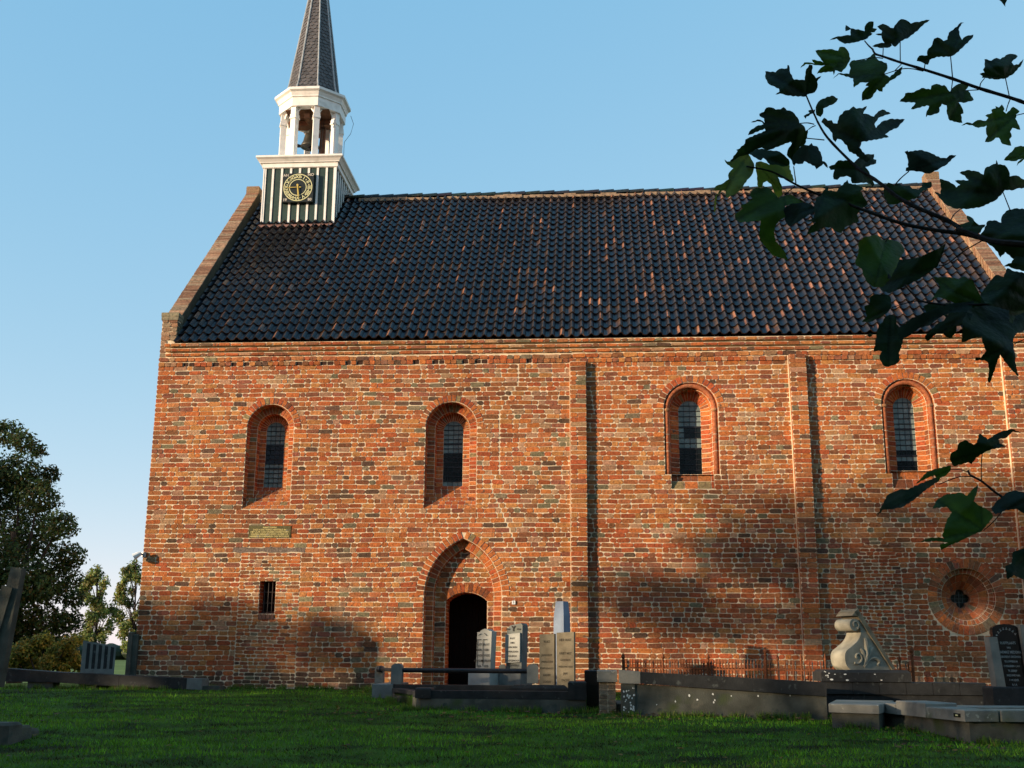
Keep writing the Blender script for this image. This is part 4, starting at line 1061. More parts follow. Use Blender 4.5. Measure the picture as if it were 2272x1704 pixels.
# long dark plinth carrying the scroll monument
Yq = -5.35
pli = thing('plinth_wall', 'long low dark stone plinth wall under the carved scroll', 'wall', (X_(1834, 1545, Yq), Yq, -.15))
a0, a1 = X_(1834, 1530, Yq), X_(2190, 1528, Yq); zA, zB = Z_(1834, 1512, Yq), Z_(1834, 1540, Yq)
n = 6
for i in range(n):
    q = MB(); xa, xb = a0+(a1-a0)*i/n, a0+(a1-a0)*(i+1)/n-.006; q.box(xa, Yq, zB+.002, xb, Yq+.45, zA-.01*(i % 2)*.3, bev=.012); q.build('coping_stone', m_dark, pli)
q = MB(); q.box(a0-.02, Yq+.03, -.35, a1, Yq+.4, zB); q.build('plinth_base', m_dark, pli)

# --- carved scroll monument
Ys = -5.25; sc0 = onY(1878, 1487, Ys); Ro = math.radians(24)
scr = thing('scroll_monument', 'carved pale stone scroll console with sloping ledge on a dark base', 'monument', (sc0[0], Ys, zA))
sa = Vector((math.cos(Ro), math.sin(Ro), 0)); sb_ = Vector((0, 0, 1)); sn_ = Vector((-math.sin(Ro), math.cos(Ro), 0))   # sn_ goes back-left
bz = Z_(1878, 1486, Ys); O = Vector((sc0[0]-.0, Ys+.05, bz)); T = .36
def sp(pts, n=5):   # Catmull-Rom
    o = []
    P = [pts[0]]+list(pts)+[pts[-1]]
    for i in range(1, len(P)-2):
        for k in range(n):
            t = k/n; o.append(tuple(.5*((2*P[i][d])+(-P[i-1][d]+P[i+1][d])*t+(2*P[i-1][d]-5*P[i][d]+4*P[i+1][d]-P[i+2][d])*t*t+(-P[i-1][d]+3*P[i][d]-3*P[i+1][d]+P[i+2][d])*t**3) for d in range(len(pts[0]))))
    o.append(tuple(pts[-1])); return o
Sc = [(.09, 0), (.025, .06), (.0, .17), (.03, .27), (.14, .345), (.25, .43), (.315, .53), (.31, .62)]
poly = sp(Sc)+[(.27, .64), (.30, .78), (.83, .0)]
q = MB(); q.extrude(poly, O, sa, sb_, sn_, T); body = q.build('scroll_body', m_scroll, scr)
q = MB(); C0 = O+sa*.205+sb_*.665
q.tube([C0-sn_*.015, C0+sn_*(T+.01)], .092, 20)
q.build('volute_roll', m_scroll, scr, smooth=False)
q = MB(); q.extrude([(.21, .86), (.27, .905), (.885, .02), (.83, -.0)], O-sn_*.03, sa, sb_, sn_, T+.06); q.extrude([(.16, .80), (.22, .865), (.30, .865), (.29, .80)], O-sn_*.03, sa, sb_, sn_, T+.06); q.build('sloping_ledge', m_sand, scr)
def rel(pts, r, qq): qq.tube([O+sa*p[0]+sb_*p[1]-sn_*.004 for p in sp(pts)], r, 6)
q = MB(); qs = []
spir = [(.225+(.105-.0115*i)*math.cos(-2.2+i*.75), .185+(.105-.0115*i)*math.sin(-2.2+i*.75)) for i in range(9)]
rel(spir, [.018]*(8*5+1), q); q.build('relief_spiral', m_scroll, body)
q = MB(); sp2 = [(.205+(.075-.009*i)*math.cos(-1+i*.8), .665+(.075-.009*i)*math.sin(-1+i*.8)) for i in range(8)]
q.tube([O+sa*p[0]+sb_*p[1]-sn_*.02 for p in sp(sp2)], .012, 6); q.build('relief_spiral', m_scroll, body)
for pts, r in (([(.33, .05), (.39, .2), (.40, .35), (.385, .47)], (.012, .04)), ([(.34, .05), (.43, .2), (.48, .29), (.52, .33)], (.012, .032)), ([(.34, .04), (.45, .15), (.55, .17), (.62, .12), (.58, .07)], (.014, .03)), ([(.35, .12), (.33, .25), (.29, .31)], (.01, .03))):
    q = MB(); p = sp(pts); m_ = len(p); rr_ = [r[0]+(r[1]-r[0])*math.sin(math.pi*min(1, i/(m_-1)*.9)) for i in range(m_)]
    q.tube([O+sa*x+sb_*z_-sn_*.0 for x, z_ in p], rr_, 6); q.build('relief_leaf', m_scroll, body)
q = MB(); bxa, bxb = X_(1822, 1500, Ys-.1), X_(2021, 1500, Ys-.1); q.box(bxa, Ys-.12, zA, bxb, Ys+.5, bz, bev=.04); q.build('base', m_dark, scr)
q = MB()
for i in range(12):
    if i < 7: u, v = random.uniform(1826, 1846), random.uniform(1488, 1508)
    else: u, v = random.uniform(1850, 2000), random.choice([1496, 1509, 1511])
    c = onY(u, v, Ys-.124); r = random.uniform(.008, .022)
    q.add([(c[0]+r*math.cos(t)*random.uniform(.9, 1.5), Ys-.124, c[2]+r*.6*math.sin(t)) for t in [k*math.pi/4 for k in range(8)]], [tuple(range(8))])
lo = q.build('bird_droppings', m_lichen, scr); lo['kind'] = 'stuff'

# --- rusty iron grave fence
fen = thing('iron_grave_fence', 'rusty spiked iron fence round a grave against the church wall', 'fence', (X_(1385, 1500, -2), -1.3, 0))
fa0 = (X_(1383, 1490, -1.6), -1.6); fa1 = (X_(1700, 1490, -3.6), -3.6); fa2 = (X_(2026, 1490, -4.3), -4.3); fb0 = (X_(1386, 1490, -.7), -.7); fb1 = (X_(2020, 1490, -.7), -.7)
def picket(h, r, fin):
    q = MB(); q.tube([(0, 0, -.1), (0, 0, h)], r, 6); q.lathe((0, 0, h), [(r, 0), (r*2.0, .025), (r*1.5, .05), (.001, .13)] if fin else [(r, 0), (r*1.3, .02), (.001, .09)], 6); return q
protos = {}
def put_picket(x, y, kind):
    if kind not in protos:
        q = picket(*{'s': (.56, .0115, 0), 'b': (.62, .015, 1), 'k': (.54, .012, 0)}[kind]); o = q.build('picket', m_rust if kind != 'k' else m_iron, fen); protos[kind] = o; L = ROOT[fen.name]
        o.data.transform(Matrix.Translation(Vector(L)))
    else:
        o = protos[kind].copy(); COL.objects.link(o); o.parent = fen
    L = ROOT[fen.name]; o.location = (x-L[0], y-L[1], -L[2])
def run(a, b, n, pat):
    for i in range(n): p = lerp(a, b, (i+.5)/n); put_picket(p[0], p[1], pat[i % len(pat)])
    q = MB()
    q.tube([(*a, .47), (*b, .47)], .013, 5); q.build('rail', m_rust, fen)
    q = MB(); q.tube([(*a, .06), (*b, .06)], .013, 5); q.build('rail', m_rust, fen)
run(fa0, fa1, 48, 's'); run(fa1, fa2, 18, 'sbs'); run(fb0, fb1, 34, 'k')
for (p, hh) in ((fa0, .6), (fa1, .70), (fa2, .72), (lerp(fa0, fa1, .3), .6), (lerp(fa0, fa1, .62), .6)):
    q = MB(); q.tube([(*p, -.1), (*p, hh)], .024, 8); q.lathe((*p, hh), [(.024, 0), (.034, .01), (.018, .03), (.038, .065), (.03, .10), (.005, .14)], 10); q.build('fence_post', m_rust, fen)

# --- large stone tomb at right and the smaller one behind it
tomb = thing('table_tomb', 'large low stone tomb with cracked limestone slabs and small black plate', 'tomb', (4.7, -9.4, -.32))
def onG(u, v):
    d = ray(u, v); # ground plane z = -.0429(-y-2)
    t = (-.0429*(-CAM[1]-2)-CAM[2])/(d[2]-.0429*d[1]); return CAM+d*t
Np, Lp = onG(2154, 1650), onG(1948, 1605)
Nn, Ll = (Np[0], Np[1]), (Lp[0], Lp[1]); Rr_ = (Nn[0]+2.6, Nn[1]+.32); Bk = (Ll[0]+2.5, Ll[1]+.35)
gzt = Np[2]; hB = Z_(2154, 1601, Nn[1]); hS = Z_(2146, 1575, Nn[1])
q = MB(); q.prism([Nn, Rr_, Bk, Ll], gzt-.2, hB, bev=.004); q.build('tomb_chest', m_conc, tomb)
ov = .06
def slabpiece(a, b, w, name, z0, z1, dz=0):
    q = MB(); d = Vector((b[0]-a[0], b[1]-a[1])).normalized(); n = Vector((-d.y, d.x)); A = (a[0]-n.x*ov, a[1]-n.y*ov); B = (b[0]-n.x*ov, b[1]-n.y*ov)
    q.prism([A, B, (B[0]+n.x*w, B[1]+n.y*w), (A[0]+n.x*w, A[1]+n.y*w)], z0, z1, bev=.012); return q.build(name, m_tomb, tomb)
# left edge runs L -> N, front edge N -> R
Lx = (Ll[0]-.0, Ll[1]+.05); Nx = (Nn[0]-.005, Nn[1]-.06)
slabpiece(Lx, lerp(Lx, Nx, .29), .42, 'edge_slab', hB+.002, hS+.0); slabpiece(lerp(Lx, Nx, .295), lerp(Lx, Nx, .62), .42, 'edge_slab', hB+.002, hS+.045); slabpiece(lerp(Lx, Nx, .625), Nx, .42, 'edge_slab', hB+.002, hS)
N2 = (Nn[0]+.37, Nn[1]+.045)
slabpiece(N2, Rr_, .45, 'edge_slab', hB+.002, hS-.002)
q = MB(); q.prism([lerp(Nn, Rr_, .15), lerp(Rr_, Bk, .1), lerp(Bk, Rr_, .06), lerp(Ll, Bk, .17)], hB, hS-.05); q.build('grave_bed', m_turf, tomb)
q = MB(); a_ = lerp(Ll, Bk, .2); q.prism([(a_[0]+.3, a_[1]-1.0), (a_[0]+1.6, a_[1]-.9), (a_[0]+1.5, a_[1]-.3), (a_[0]+.25, a_[1]-.4)], hB, hS-.02, bev=.01); q.build('inner_slab', m_tomb, tomb)
q = MB(); d = (Vector((*Nx, 0))-Vector((*Lx, 0))).normalized(); n = Vector((d.y, -d.x, 0)); n = n if n.x < 0 else -n
pc = Vector((*lerp(Lx, Nx, .93), (hB+hS)/2))+n*(ov+.001)
q.extrude([(-.075, -.022), (.075, -.022), (.075, .022), (-.075, .022)], pc+n*.006, d, (0, 0, 1), -n, .012); pm = q.build('name_plate', m_blackst, tomb)
q = MB(); q.extrude([(-.03, -.008), (.03, -.008), (.03, .008), (-.03, .008)], pc+n*.008, d, (0, 0, 1), -n, .004); q.build('plate_relief', m_cream, pm)
t2 = thing('table_tomb', 'smaller weathered stone grave kerb behind the large tomb, left of it', 'tomb', (3.4, -7.3, -.22))
Y2 = -7.2; x0, x1 = X_(1846, 1600, Y2), X_(1936, 1600, Y2); zz0, zz1 = Z_(1890, 1581, Y2), Z_(1890, 1561, Y2)
q = MB(); q.prism([(x0, Y2), (x1, Y2-.35), (x1+.6, Y2+1.3), (x0+.4, Y2+1.5)], -.5, zz0, bev=.006); q.build('tomb_chest', m_conc, t2)
q = MB(); q.prism([(x0-.04, Y2-.03), (x1+.0, Y2-.39), (x1+.62, Y2+1.3), (x0+.38, Y2+1.5)], zz0+.002, zz1, bev=.012); q.build('top_slab', m_tomb, t2)

# --- black granite headstone between two pale pillars
Yh = -6.6
bh_ = thing('granite_headstone', 'black granite headstone with pale inscription and laurel spray beneath the round window', 'headstone', (X_(2204, 1520, Yh), Yh, 0))
x0, x1 = X_(2204, 1440, Yh), X_(2262, 1440, Yh); w = x1-x0+.02; zt_, zb_ = Z_(2235, 1384, Yh), Z_(2204, 1523, Yh)
q = MB(); H = zt_-zb_; lean = Vector((-.075, 0, 1)).normalized()
poly = [(0, -.1), (w, -.1), (w, H-.06)]+[(w/2+w/2*math.cos(math.pi*i/8), H-.08+.08*math.sin(math.pi*i/8)) for i in range(1, 8)]+[(0, H-.08)]
q.extrude(poly, (x0+.06, Yh, zb_), (1, 0, 0), lean, (0, 1, 0), .1); q.build('slab', m_blackst, bh_)
for i, (s, sz) in enumerate((('RUSTPLAATS', .05), ('VAN', .035), ('HARMKE MEDEMA', .052), ('GEBOREN 5 DECEMBER', .038), ('TE LOPPERSUM', .036), ('OVERLEDEN 1 JAN', .036), ('TE ZEERIJP', .036), ('WEDUWE VAN', .036), ('P. MULDER', .036), ('R. I. P.', .036), ('', .03), ('PSALM 4', .034))):
    if not s: continue
    q = MB(); hz = H-.26-i*.062; put_text(q, s, sz, Vector((x0+.06+w/2, Yh, zb_))+lean*hz, (1, 0, 0), lean, (0, -1, 0), .003, bold=.0006, sx=.72); q.build('inscription', m_wlet, bh_)
q = MB()
for i in range(15):
    t = math.pi*(.18+.64*i/14); cx_ = w/2+w*.36*math.cos(t); cz_ = H-.24+.16*math.sin(t); an_ = t+(-.5 if i % 2 else .5)
    c = Vector((x0+.06, Yh-.003, zb_))+Vector((cx_, 0, 0))+lean*cz_; d = Vector((math.cos(an_), 0, math.sin(an_)))*.04; p = Vector((-d.z, 0, d.x))*.2
    q.add([c, c+d*.5+p, c+d, c+d*.5-p], [(0, 1, 2, 3)])
lo = q.build('laurel_spray', m_wlet, bh_)
for (u0, u1, vt, vb, mm) in ((2187, 2207, 1413, 1523, 'l'), (2257, 2280, 1386, 1520, 'r')):
    q = MB(); xx0, xx1 = X_(u0, vt, Yh-.05), X_(u1, vt, Yh-.05); zt_ = Z_((u0+u1)/2, vt, Yh); ww = xx1-xx0
    q.extrude([(0, -.1), (ww, -.1), (ww*.95, zt_-zb_), (ww*.05, zt_-zb_)], (xx0+.075, Yh-.09, zb_), (1, 0, 0), lean, (0, 1, 0), .22); q.build('pillar', m_tomb, bh_)
q = MB(); q.box(x0-.1, Yh-.13, -.4, x1+.4, Yh+.3, zb_, bev=.02); q.build('plinth', m_dark, bh_)

# --- left side: long slab kerb, slatted memorial, leaning stele, corner stone, stone edging
Yk = -1.3
lk = thing('grave_kerb', 'long low dark grave kerb of stone beams left of the church corner', 'grave', (X_(448, 1530, Yk), Yk, 0))
pts = [(10, 1483, 1512), (120, 1491, 1514), (265, 1498, 1523), (415, 1505, 1529), (449, 1506, 1531)]
for i, ((u0, t0, b0), (u1, t1, b1)) in enumerate(zip(pts, pts[1:])):
    q = MB(); xa, xb = X_(u0, t0, Yk), X_(u1, t1, Yk)-.006; slopebar(q, xa, xb, Yk+(.0 if i else .02), Yk+.4, Z_(u0, b0, Yk), Z_(u0, t0, Yk), Z_(u1, b1, Yk), Z_(u1, t1, Yk)); q.build('kerb_beam', m_dark if i < 3 else m_stone, lk)
for u in (60, 190, 215, 300, 330, 430):
    q = MB(); xa = X_(u, 1535, Yk+.06); q.box(xa, Yk+.05, -.5, xa+.5, Yk+.35, Z_(u, 1522 if u > 150 else 1512, Yk)); q.build('foot_stone', m_conc, lk)
Ym = -1.0
sm = thing('slatted_memorial', 'grey stone memorial with dark upright panels on the long kerb', 'memorial', (X_(180, 1496, Ym), Ym, 0))
x0, x1 = X_(178, 1490, Ym), X_(240, 1490, Ym); rot = math.radians(-24); ww = (x1-x0)/math.cos(rot)*1.02
zb_, zA_, zB_ = Z_(200, 1497, Ym), Z_(180, 1421, Ym), Z_(238, 1433, Ym+.4)
a = (math.cos(rot), -math.sin(rot), 0); n = (-math.sin(rot), -math.cos(rot), 0)
q = MB(); q.extrude([(0, zb_-.3), (ww, zb_-.3), (ww, zB_), (0, zA_)], (x0, Ym, 0), a, (0, 0, 1), (-n[0], -n[1], 0), .12); q.build('slab', m_stone, sm)
for i in range(5):
    q = MB(); f0 = .13+i*.178; f1 = f0+.10; zt0 = zA_+(zB_-zA_)*f0-.035; q.extrude([(ww*f0, zb_+.11), (ww*f1, zb_+.11), (ww*f1, zt0-.01), (ww*f0, zt0)], (x0+n[0]*.004, Ym+n[1]*.004, 0), a, (0, 0, 1), (-n[0], -n[1], 0), .02); q.build('dark_panel', m_dark, sm)
Yl = -3.4
q = MB(); A = onY(24, 1258, Yl); B = onY(48, 1261, Yl); Cc = onY(-2, 1525, Yl); Dd = onY(-40, 1525, Yl); t = .14
fr = [Dd, Cc, B, A]; q.add([tuple(p) for p in fr]+[(p[0]+.02, p[1]+t, p[2]) for p in fr], [(0, 1, 2, 3), (4, 7, 6, 5), (0, 4, 5, 1), (1, 5, 6, 2), (2, 6, 7, 3), (3, 7, 4, 0)])
ls = thing('leaning_stele', 'tall narrow grey stone stele leaning to the right at left edge', 'stele', (Cc[0], Yl, 0)); q.build('shaft', m_conc, ls)
q = MB(); E_ = onY(-30, 1290, Yl-.04); q.add([tuple(onY(*p, Yl-.05)) for p in ((-60, 1525), (-38, 1525), (27, 1304), (4, 1298))]+[tuple(onY(*p, Yl)+np.array((0, .0, 0))) for p in ((-60, 1525), (-38, 1525), (27, 1304), (4, 1298))], [(0, 1, 2, 3), (0, 4, 5, 1), (1, 5, 6, 2), (2, 6, 7, 3), (3, 7, 4, 0)]); q.build('back_slab', m_conc, ls)
cp = thing('corner_stone', 'mossy upright stone slab against the foot of the church corner', 'stone slab', (XL, -.1, 0))
q = MB(); block(q, 281, 290, 1402, 1500, -.12, .3, bev=.02, sink=.2); q.build('slab', m_conc, cp)
q = MB(); block(q, 290.5, 303, 1407, 1500, -.07, .25, bev=.02, sink=.2); q.build('slab', m_conc, cp)
for i, (u0, u1) in enumerate(((-40, 18), (19, 40), (41, 58))):
    q = MB(); P = onG((u0+u1)/2, 1652-i*6); x0, x1 = X_(u0, 1640, P[1]), X_(u1, 1640, P[1])
    q.box(x0, P[1], P[2]-.1, x1, P[1]+.3, Z_((u0+u1)/2, 1604+i*7, P[1]), bev=.03)
    if i == 0: se = thing('stone_edging', 'rounded rough stone edging at the lower left of the lawn', 'edging', (x0, P[1], P[2]))
    q.build('edging_stone', m_conc, se)

# --- fittings on the church wall
q = MB(); q.box(plq[0], -.02, plq[1], plq[2], .01, plq[3], bev=.0); pq = thing('memorial_plaque', 'small mossy stone plaque with lines of raised lettering on the wall', 'plaque', (plq[0], 0, plq[1])); q.build('plate', m_plaq, pq)
q = MB(); xm = (plq[0]+plq[2])/2; hh = plq[3]-plq[1]
for i, s in enumerate(('ANNO DOMINI', 'DEZE KERK WERD HERSTELD IN', 'HET JAAR VAN ONZEN HEERE TOEN', 'WAREN KERKVOOGDEN ALHIER DE', 'HEEREN EN DIENAREN DES WOORDS')):
    put_text(q, s, .046, (xm, -.022, plq[3]-.035-i*hh*.19), (1, 0, 0), (0, 0, 1), (0, -1, 0), .002, bold=.0012, sx=1.05 if i else .9)
q.build('lettering', m_plaqt, pq)
(sx0, sz0_), (sx1, sz1_) = px_w(1136, 1341), px_w(1143.5, 1333)
ns_ = thing('number_sign', 'tiny white enamel number sign right of the church door', 'sign', (sx0, 0, sz0_))
q = MB(); q.box(sx0, -.03, sz0_, sx1, .01, sz1_, bev=.0); q.build('plate', m_white2, ns_)
q = MB(); put_text(q, '5', .055, ((sx0+sx1)/2, -.03, (sz0_+sz1_)/2), (1, 0, 0), (0, 0, 1), (0, -1, 0), .002, bold=.001); q.build('numeral', m_letter, ns_)
fl = onY(312, 1230, -.1); fd = thing('floodlight', 'small grey floodlight on a bracket at the church corner', 'lamp', (XL, -.1, fl[2]))
q = MB(); q.tube([(XL+.02, -.02, fl[2]), (fl[0]-.02, -.15, fl[2]+.01)], .022, 8); q.lathe((XL+.03, -.02, fl[2]-.05), [(.05, 0), (.05, .1)], 10); q.build('bracket', m_lamp, fd)
q = MB(); P0 = Vector((fl[0]+.03, -.15, fl[2]+.03)); P1 = Vector(onY(296, 1236, -.2)); q.tube([P0, P0.lerp(P1, .35), P1], [.035, .055, .075], 12); q.build('lamp_head', m_white2, fd)

# --- fallen leaves on the grass
q = MB(); rr = random.Random(77)
for i in range(420):
    k = rr.random()
    if k < .45: x, y = rr.uniform(-3.8, 3.8), rr.uniform(-6.6, -5.5)-.2
    elif k < .6: x, y = rr.uniform(3.2, 4.6), rr.uniform(-10, -7.4)
    else: x, y = rr.uniform(-8, 5), rr.uniform(-13, -2)
    z = gz(x, y)+.03; a_ = rr.uniform(0, 6.28); r = rr.uniform(.02, .05); c = rr.choice([(.16, .08, .03), (.22, .13, .03), (.10, .05, .025)])
    q.add([(x+r*math.cos(a_+t)*f, y+r*math.sin(a_+t)*f, z+rr.uniform(0, .025)) for t, f in ((0, 1.2), (1.2, .6), (2.2, .9), (3.3, .7), (4.2, .95), (5.2, .6))], [(0, 1, 2, 3, 4, 5)], col=c)
tag(q.build('fallen_leaves', m_fol), 'scattered brown fallen leaves on the lawn', 'leaves', kind='stuff')

# ------------------------------------------------------------------ trees
def crown(name, clumps, n, size, cols, parent, m=None, seed=1, shell=.55, up=.35):
    g = np.random.default_rng(seed); c = np.array([k[:3] for k in clumps]); r = np.array([k[3] for k in clumps]); sq = np.array([k[4] if len(k) > 4 else .85 for k in clumps])
    w = r**2*np.array([k[5] if len(k) > 5 else 1. for k in clumps]); idx = g.choice(len(r), n, p=w/w.sum())
    d = g.normal(size=(n, 3)); d /= np.linalg.norm(d, axis=1)[:, None]
    rad = r[idx]*(shell+(1-shell)*g.random(n))**.8*(1+.18*np.sin(d[:, 0]*7+idx)*np.sin(d[:, 2]*6+idx*2)+g.normal(0, .05, n))
    P = c[idx]+d*rad[:, None]*np.c_[np.ones(n), np.ones(n), sq[idx]]
    nn = d*.6+g.normal(size=(n, 3))*.6+np.array((0, 0, up)); nn /= np.linalg.norm(nn, axis=1)[:, None]
    a = np.cross(nn, g.normal(size=(n, 3))); a /= np.linalg.norm(a, axis=1)[:, None]; b = np.cross(nn, a)
    L = size*g.uniform(.6, 1.25, n)[:, None]; Wd = L*g.uniform(.35, .6, n)[:, None]; fold = nn*L*g.uniform(-.25, .25, (n, 1))
    V = np.stack([P-a*L*.5, P-b*Wd*.5+fold*.5, P+a*L*.5, P+b*Wd*.5+fold*.5], 1).reshape(-1, 3); F = np.arange(4*n).reshape(-1, 4)
    base = np.array(cols)[g.integers(0, len(cols), n)]*g.uniform(.7, 1.35, (n, 1))*np.repeat(g.uniform(.75, 1.25, len(r))[idx][:, None], 1, 1)
    return npmesh(name, V, F, m or m_fol, np.repeat(base, 4, 0), parent)
def trunk(parent, base, top, r0, limbs, r1=.3, nm='trunk'):
    q = MB(); b, t = Vector(base), Vector(top); mid = b.lerp(t, .5)+Vector((r0*.5, 0, 0))
    q.tube([b, b.lerp(t, .12), mid, t], [r0*1.35, r0, r0*.75, r0*.35], 10)
    for (f, e, r) in limbs:
        s = b.lerp(t, f); e = Vector(e); m = s.lerp(e, .5)+Vector((0, 0, (e-s).length*.08)); q.tube([s, m, e], [r, r*.65, r*.2], 6)
    return q.build(nm, m_bark, parent)
# big tree at the left edge
Yt = 9.0
cl_px = [(15, 962, 40), (52, 980, 34), (84, 1000, 22), (112, 1052, 24), (96, 1075, 20), (40, 1050, 60), (85, 1105, 52), (-10, 1100, 80), (132, 1165, 44), (60, 1190, 80), (152, 1235, 42), (120, 1290, 62), (50, 1300, 85), (166, 1330, 28), (150, 1380, 38), (95, 1390, 60), (20, 1400, 70), (-40, 1250, 90), (-70, 1400, 80), (128, 1432, 32), (-60, 1050, 70), (60, 1440, 50), (10, 1450, 50), (110, 1440, 36)]
cls = []
for (u, v, rp) in cl_px:
    Y = Yt+random.uniform(-1.6, 1.6); p = onY(u, v, Y); cls.append((p[0], p[1], p[2], rp*(Y+23)/FPX*1.02))
bt_ = onY(40, 1490, Yt)
T1 = thing('broadleaf_tree', 'big dense dark green tree with browning leaves left of the church', 'tree', (bt_[0], Yt, gz(bt_[0], Yt)))
crown('crown', cls, 42000, .13, [(.035, .068, .020), (.028, .058, .020), (.045, .075, .018), (.06, .05, .014)], T1, seed=4, shell=.35)
trunk(T1, (bt_[0], Yt, gz(bt_[0], Yt)-.2), onY(30, 1180, Yt), .22, [(.35+.04*i, c[:3], .07) for i, c in enumerate(cls[5:17])])
# shrub with turning leaves beneath it
sp_ = [(x, v, r) for x, v, r in ((60, 1440, 30), (95, 1425, 28), (130, 1450, 30), (160, 1465, 26), (75, 1475, 26), (140, 1482, 20), (178, 1478, 16), (150, 1430, 24), (40, 1480, 24), (30, 1455, 30), (110, 1470, 24), (170, 1420, 18))]
cls = [(*onY(u, v, 5.5+random.uniform(-.5, .5)), r*28.5/FPX) for u, v, r in sp_]
bb = onY(95, 1490, 5.5); T2 = thing('shrub', 'yellowing shrub growing beneath the big dark tree', 'shrub', (bb[0], 5.5, gz(bb[0], 5.5)))
crown('foliage', cls, 9000, .10, [(.28, .25, .04), (.18, .22, .045), (.32, .23, .05), (.10, .14, .035)], T2, seed=5, shell=.2)
q = MB(); gb = gz(bb[0], 5.5)
for c in cls: q.tube([(bb[0]+random.uniform(-.15, .15), 5.5, gb-.1), c[:3]], [.035, .012], 5)
q.build('stems', m_bark, T2)
# two slender young trees in front of the fields
for i, (u, vt, vb, hw, lab) in enumerate(((215, 1262, 1485, 34, 'slender young tree with thin pale crown between dark tree and church'), (300, 1248, 1485, 38, 'slim sparse young tree partly hidden by the church corner'))):
    Y = 24+i*2; bx_ = onY(u, vb, Y); g0 = gz(bx_[0], Y); tp = onY(u+2, vt, Y)
    T3 = thing('young_tree', lab, 'tree', (bx_[0], Y, g0), group='young trees beyond the churchyard')
    cls = []; lm = []; rr = random.Random(11+i)
    for k in range(26):
        f = k/25; v = vt+12+(vb-55-vt)*f; wd = hw*(.35+.65*math.sin(math.pi*min(1, f*.75+.18))); uu = u+rr.uniform(-1, 1)*wd
        c = onY(uu, v, Y+rr.uniform(-.6, .6)); cls.append((*c, rr.uniform(11, 19)*(Y+23)/FPX, 1.2)); lm.append((max(.15, .82-f*.6), c, .028))
    crown('crown', cls, 6500, .16, [(.16, .22, .06), (.20, .23, .06), (.12, .18, .05), (.24, .2, .07)], T3, seed=20+i, shell=.1)
    trunk(T3, (bx_[0], Y, g0-.1), tp, .06, lm)
# row of trees behind the photographer, towards the sun: they shade the lawn and the foot of the wall
def at_sp(s, p): return (-s*math.sin(SUN_AZ)+p*math.cos(SUN_AZ), -s*math.cos(SUN_AZ)-p*math.sin(SUN_AZ))
# (p, top, radius, density, crown foot or None, s)
SH = [(-15.5, 12, 3.4, .9, 0, 45), (-11.2, 11, 2.6, .9, 0, 45), (-5.4, 9.1, 1.2, 1, 0, 45), (-4.5, 9.1, 1.1, 1, 0, 45), (-3.6, 8.9, 1.0, 1, 0, 45), (-2.8, 8.5, .9, .8, 0, 45), (-2.25, 8.15, .7, .9, 0, 45), (-1.5, 7.75, 1.0, .8, 0, 45), (-.5, 7.95, 1.2, .8, 0, 45),
      (.8, 8.2, 1.2, .9, 0, 45), (2.2, 8.2, 1.3, .9, 0, 45), (3.8, 8.4, 1.5, 1, 0, 45), (5.6, 8.4, 1.6, 1, 0, 45), (7.6, 8.6, 1.8, 1, 0, 45),
      (.9, 10.9, 1.0, .22, 9.2, 49), (2.0, 12.5, 1.2, .30, 9.5, 48), (3.1, 13.3, 1.3, .5, 9.6, 49), (4.5, 13.8, 1.4, .7, 9.6, 48), (6.6, 14.2, 1.6, .9, 9.8, 49), (9.6, 15, 2.4, 1, 0, 47), (13, 15.5, 2.6, 1, 0, 47)]
SHL = []
for x in range(-27, 33, 5): SHL.append((x+random.uniform(-1, 1), -33+random.uniform(-2, 2), random.uniform(12.5, 15.5), 3.3))  # unseen tall row, added to block sky light from the churchyard
rows_ = [(*at_sp(s_+random.uniform(-1, 1), p), top, r, dn, ft, s_) for p, top, r, dn, ft, s_ in SH]+[(x, y, t, r, 1.3, 0, 45) for x, y, t, r in SHL]
for i, (x, y, top, r, dn, ft, s_) in enumerate(rows_):
    top += (s_-45)*.176; ft = ft+(s_-45)*.176 if ft else 0; gb = gz(x, y); bk = i >= len(SH)
    T4 = thing('hedgerow_tree', 'tall unseen tree added behind the photographer to hold back sky light' if bk else 'leafy tree in the row facing the church across the lawn', 'tree', (x, y, gb), group='added trees screening sky light behind the photographer' if bk else 'row of trees shading the churchyard')
    rr = random.Random(40+i); cls = []; f0 = ft or gb+.6
    nl = max(3, int((top-f0)/(1.0 if r < 2 else 1.6)))
    for k in range(nl):
        z = f0+r*.3+(top-r*.6-f0-r*.3)*k/(nl-1)
        for m_ in range(3 if k < nl-1 else 2):
            t = rr.uniform(0, 6.28); q_ = rr.uniform(.2, .55); cls.append((x+math.cos(t)*r*q_, y+math.sin(t)*r*q_, z+rr.uniform(-.3, .3), r*rr.uniform(.55, .8), .75, .5 if k >= nl-1 else 1))
    crown('crown', cls, int((1200+260*r*(top-f0))*dn), .36 if r < 2.5 else .5, [(.035, .055, .015), (.05, .06, .015)], T4, seed=60+i, shell=.2)
    trunk(T4, (x, y, gb-.2), (x, y, top-r*.5), .16+.05*r, [])

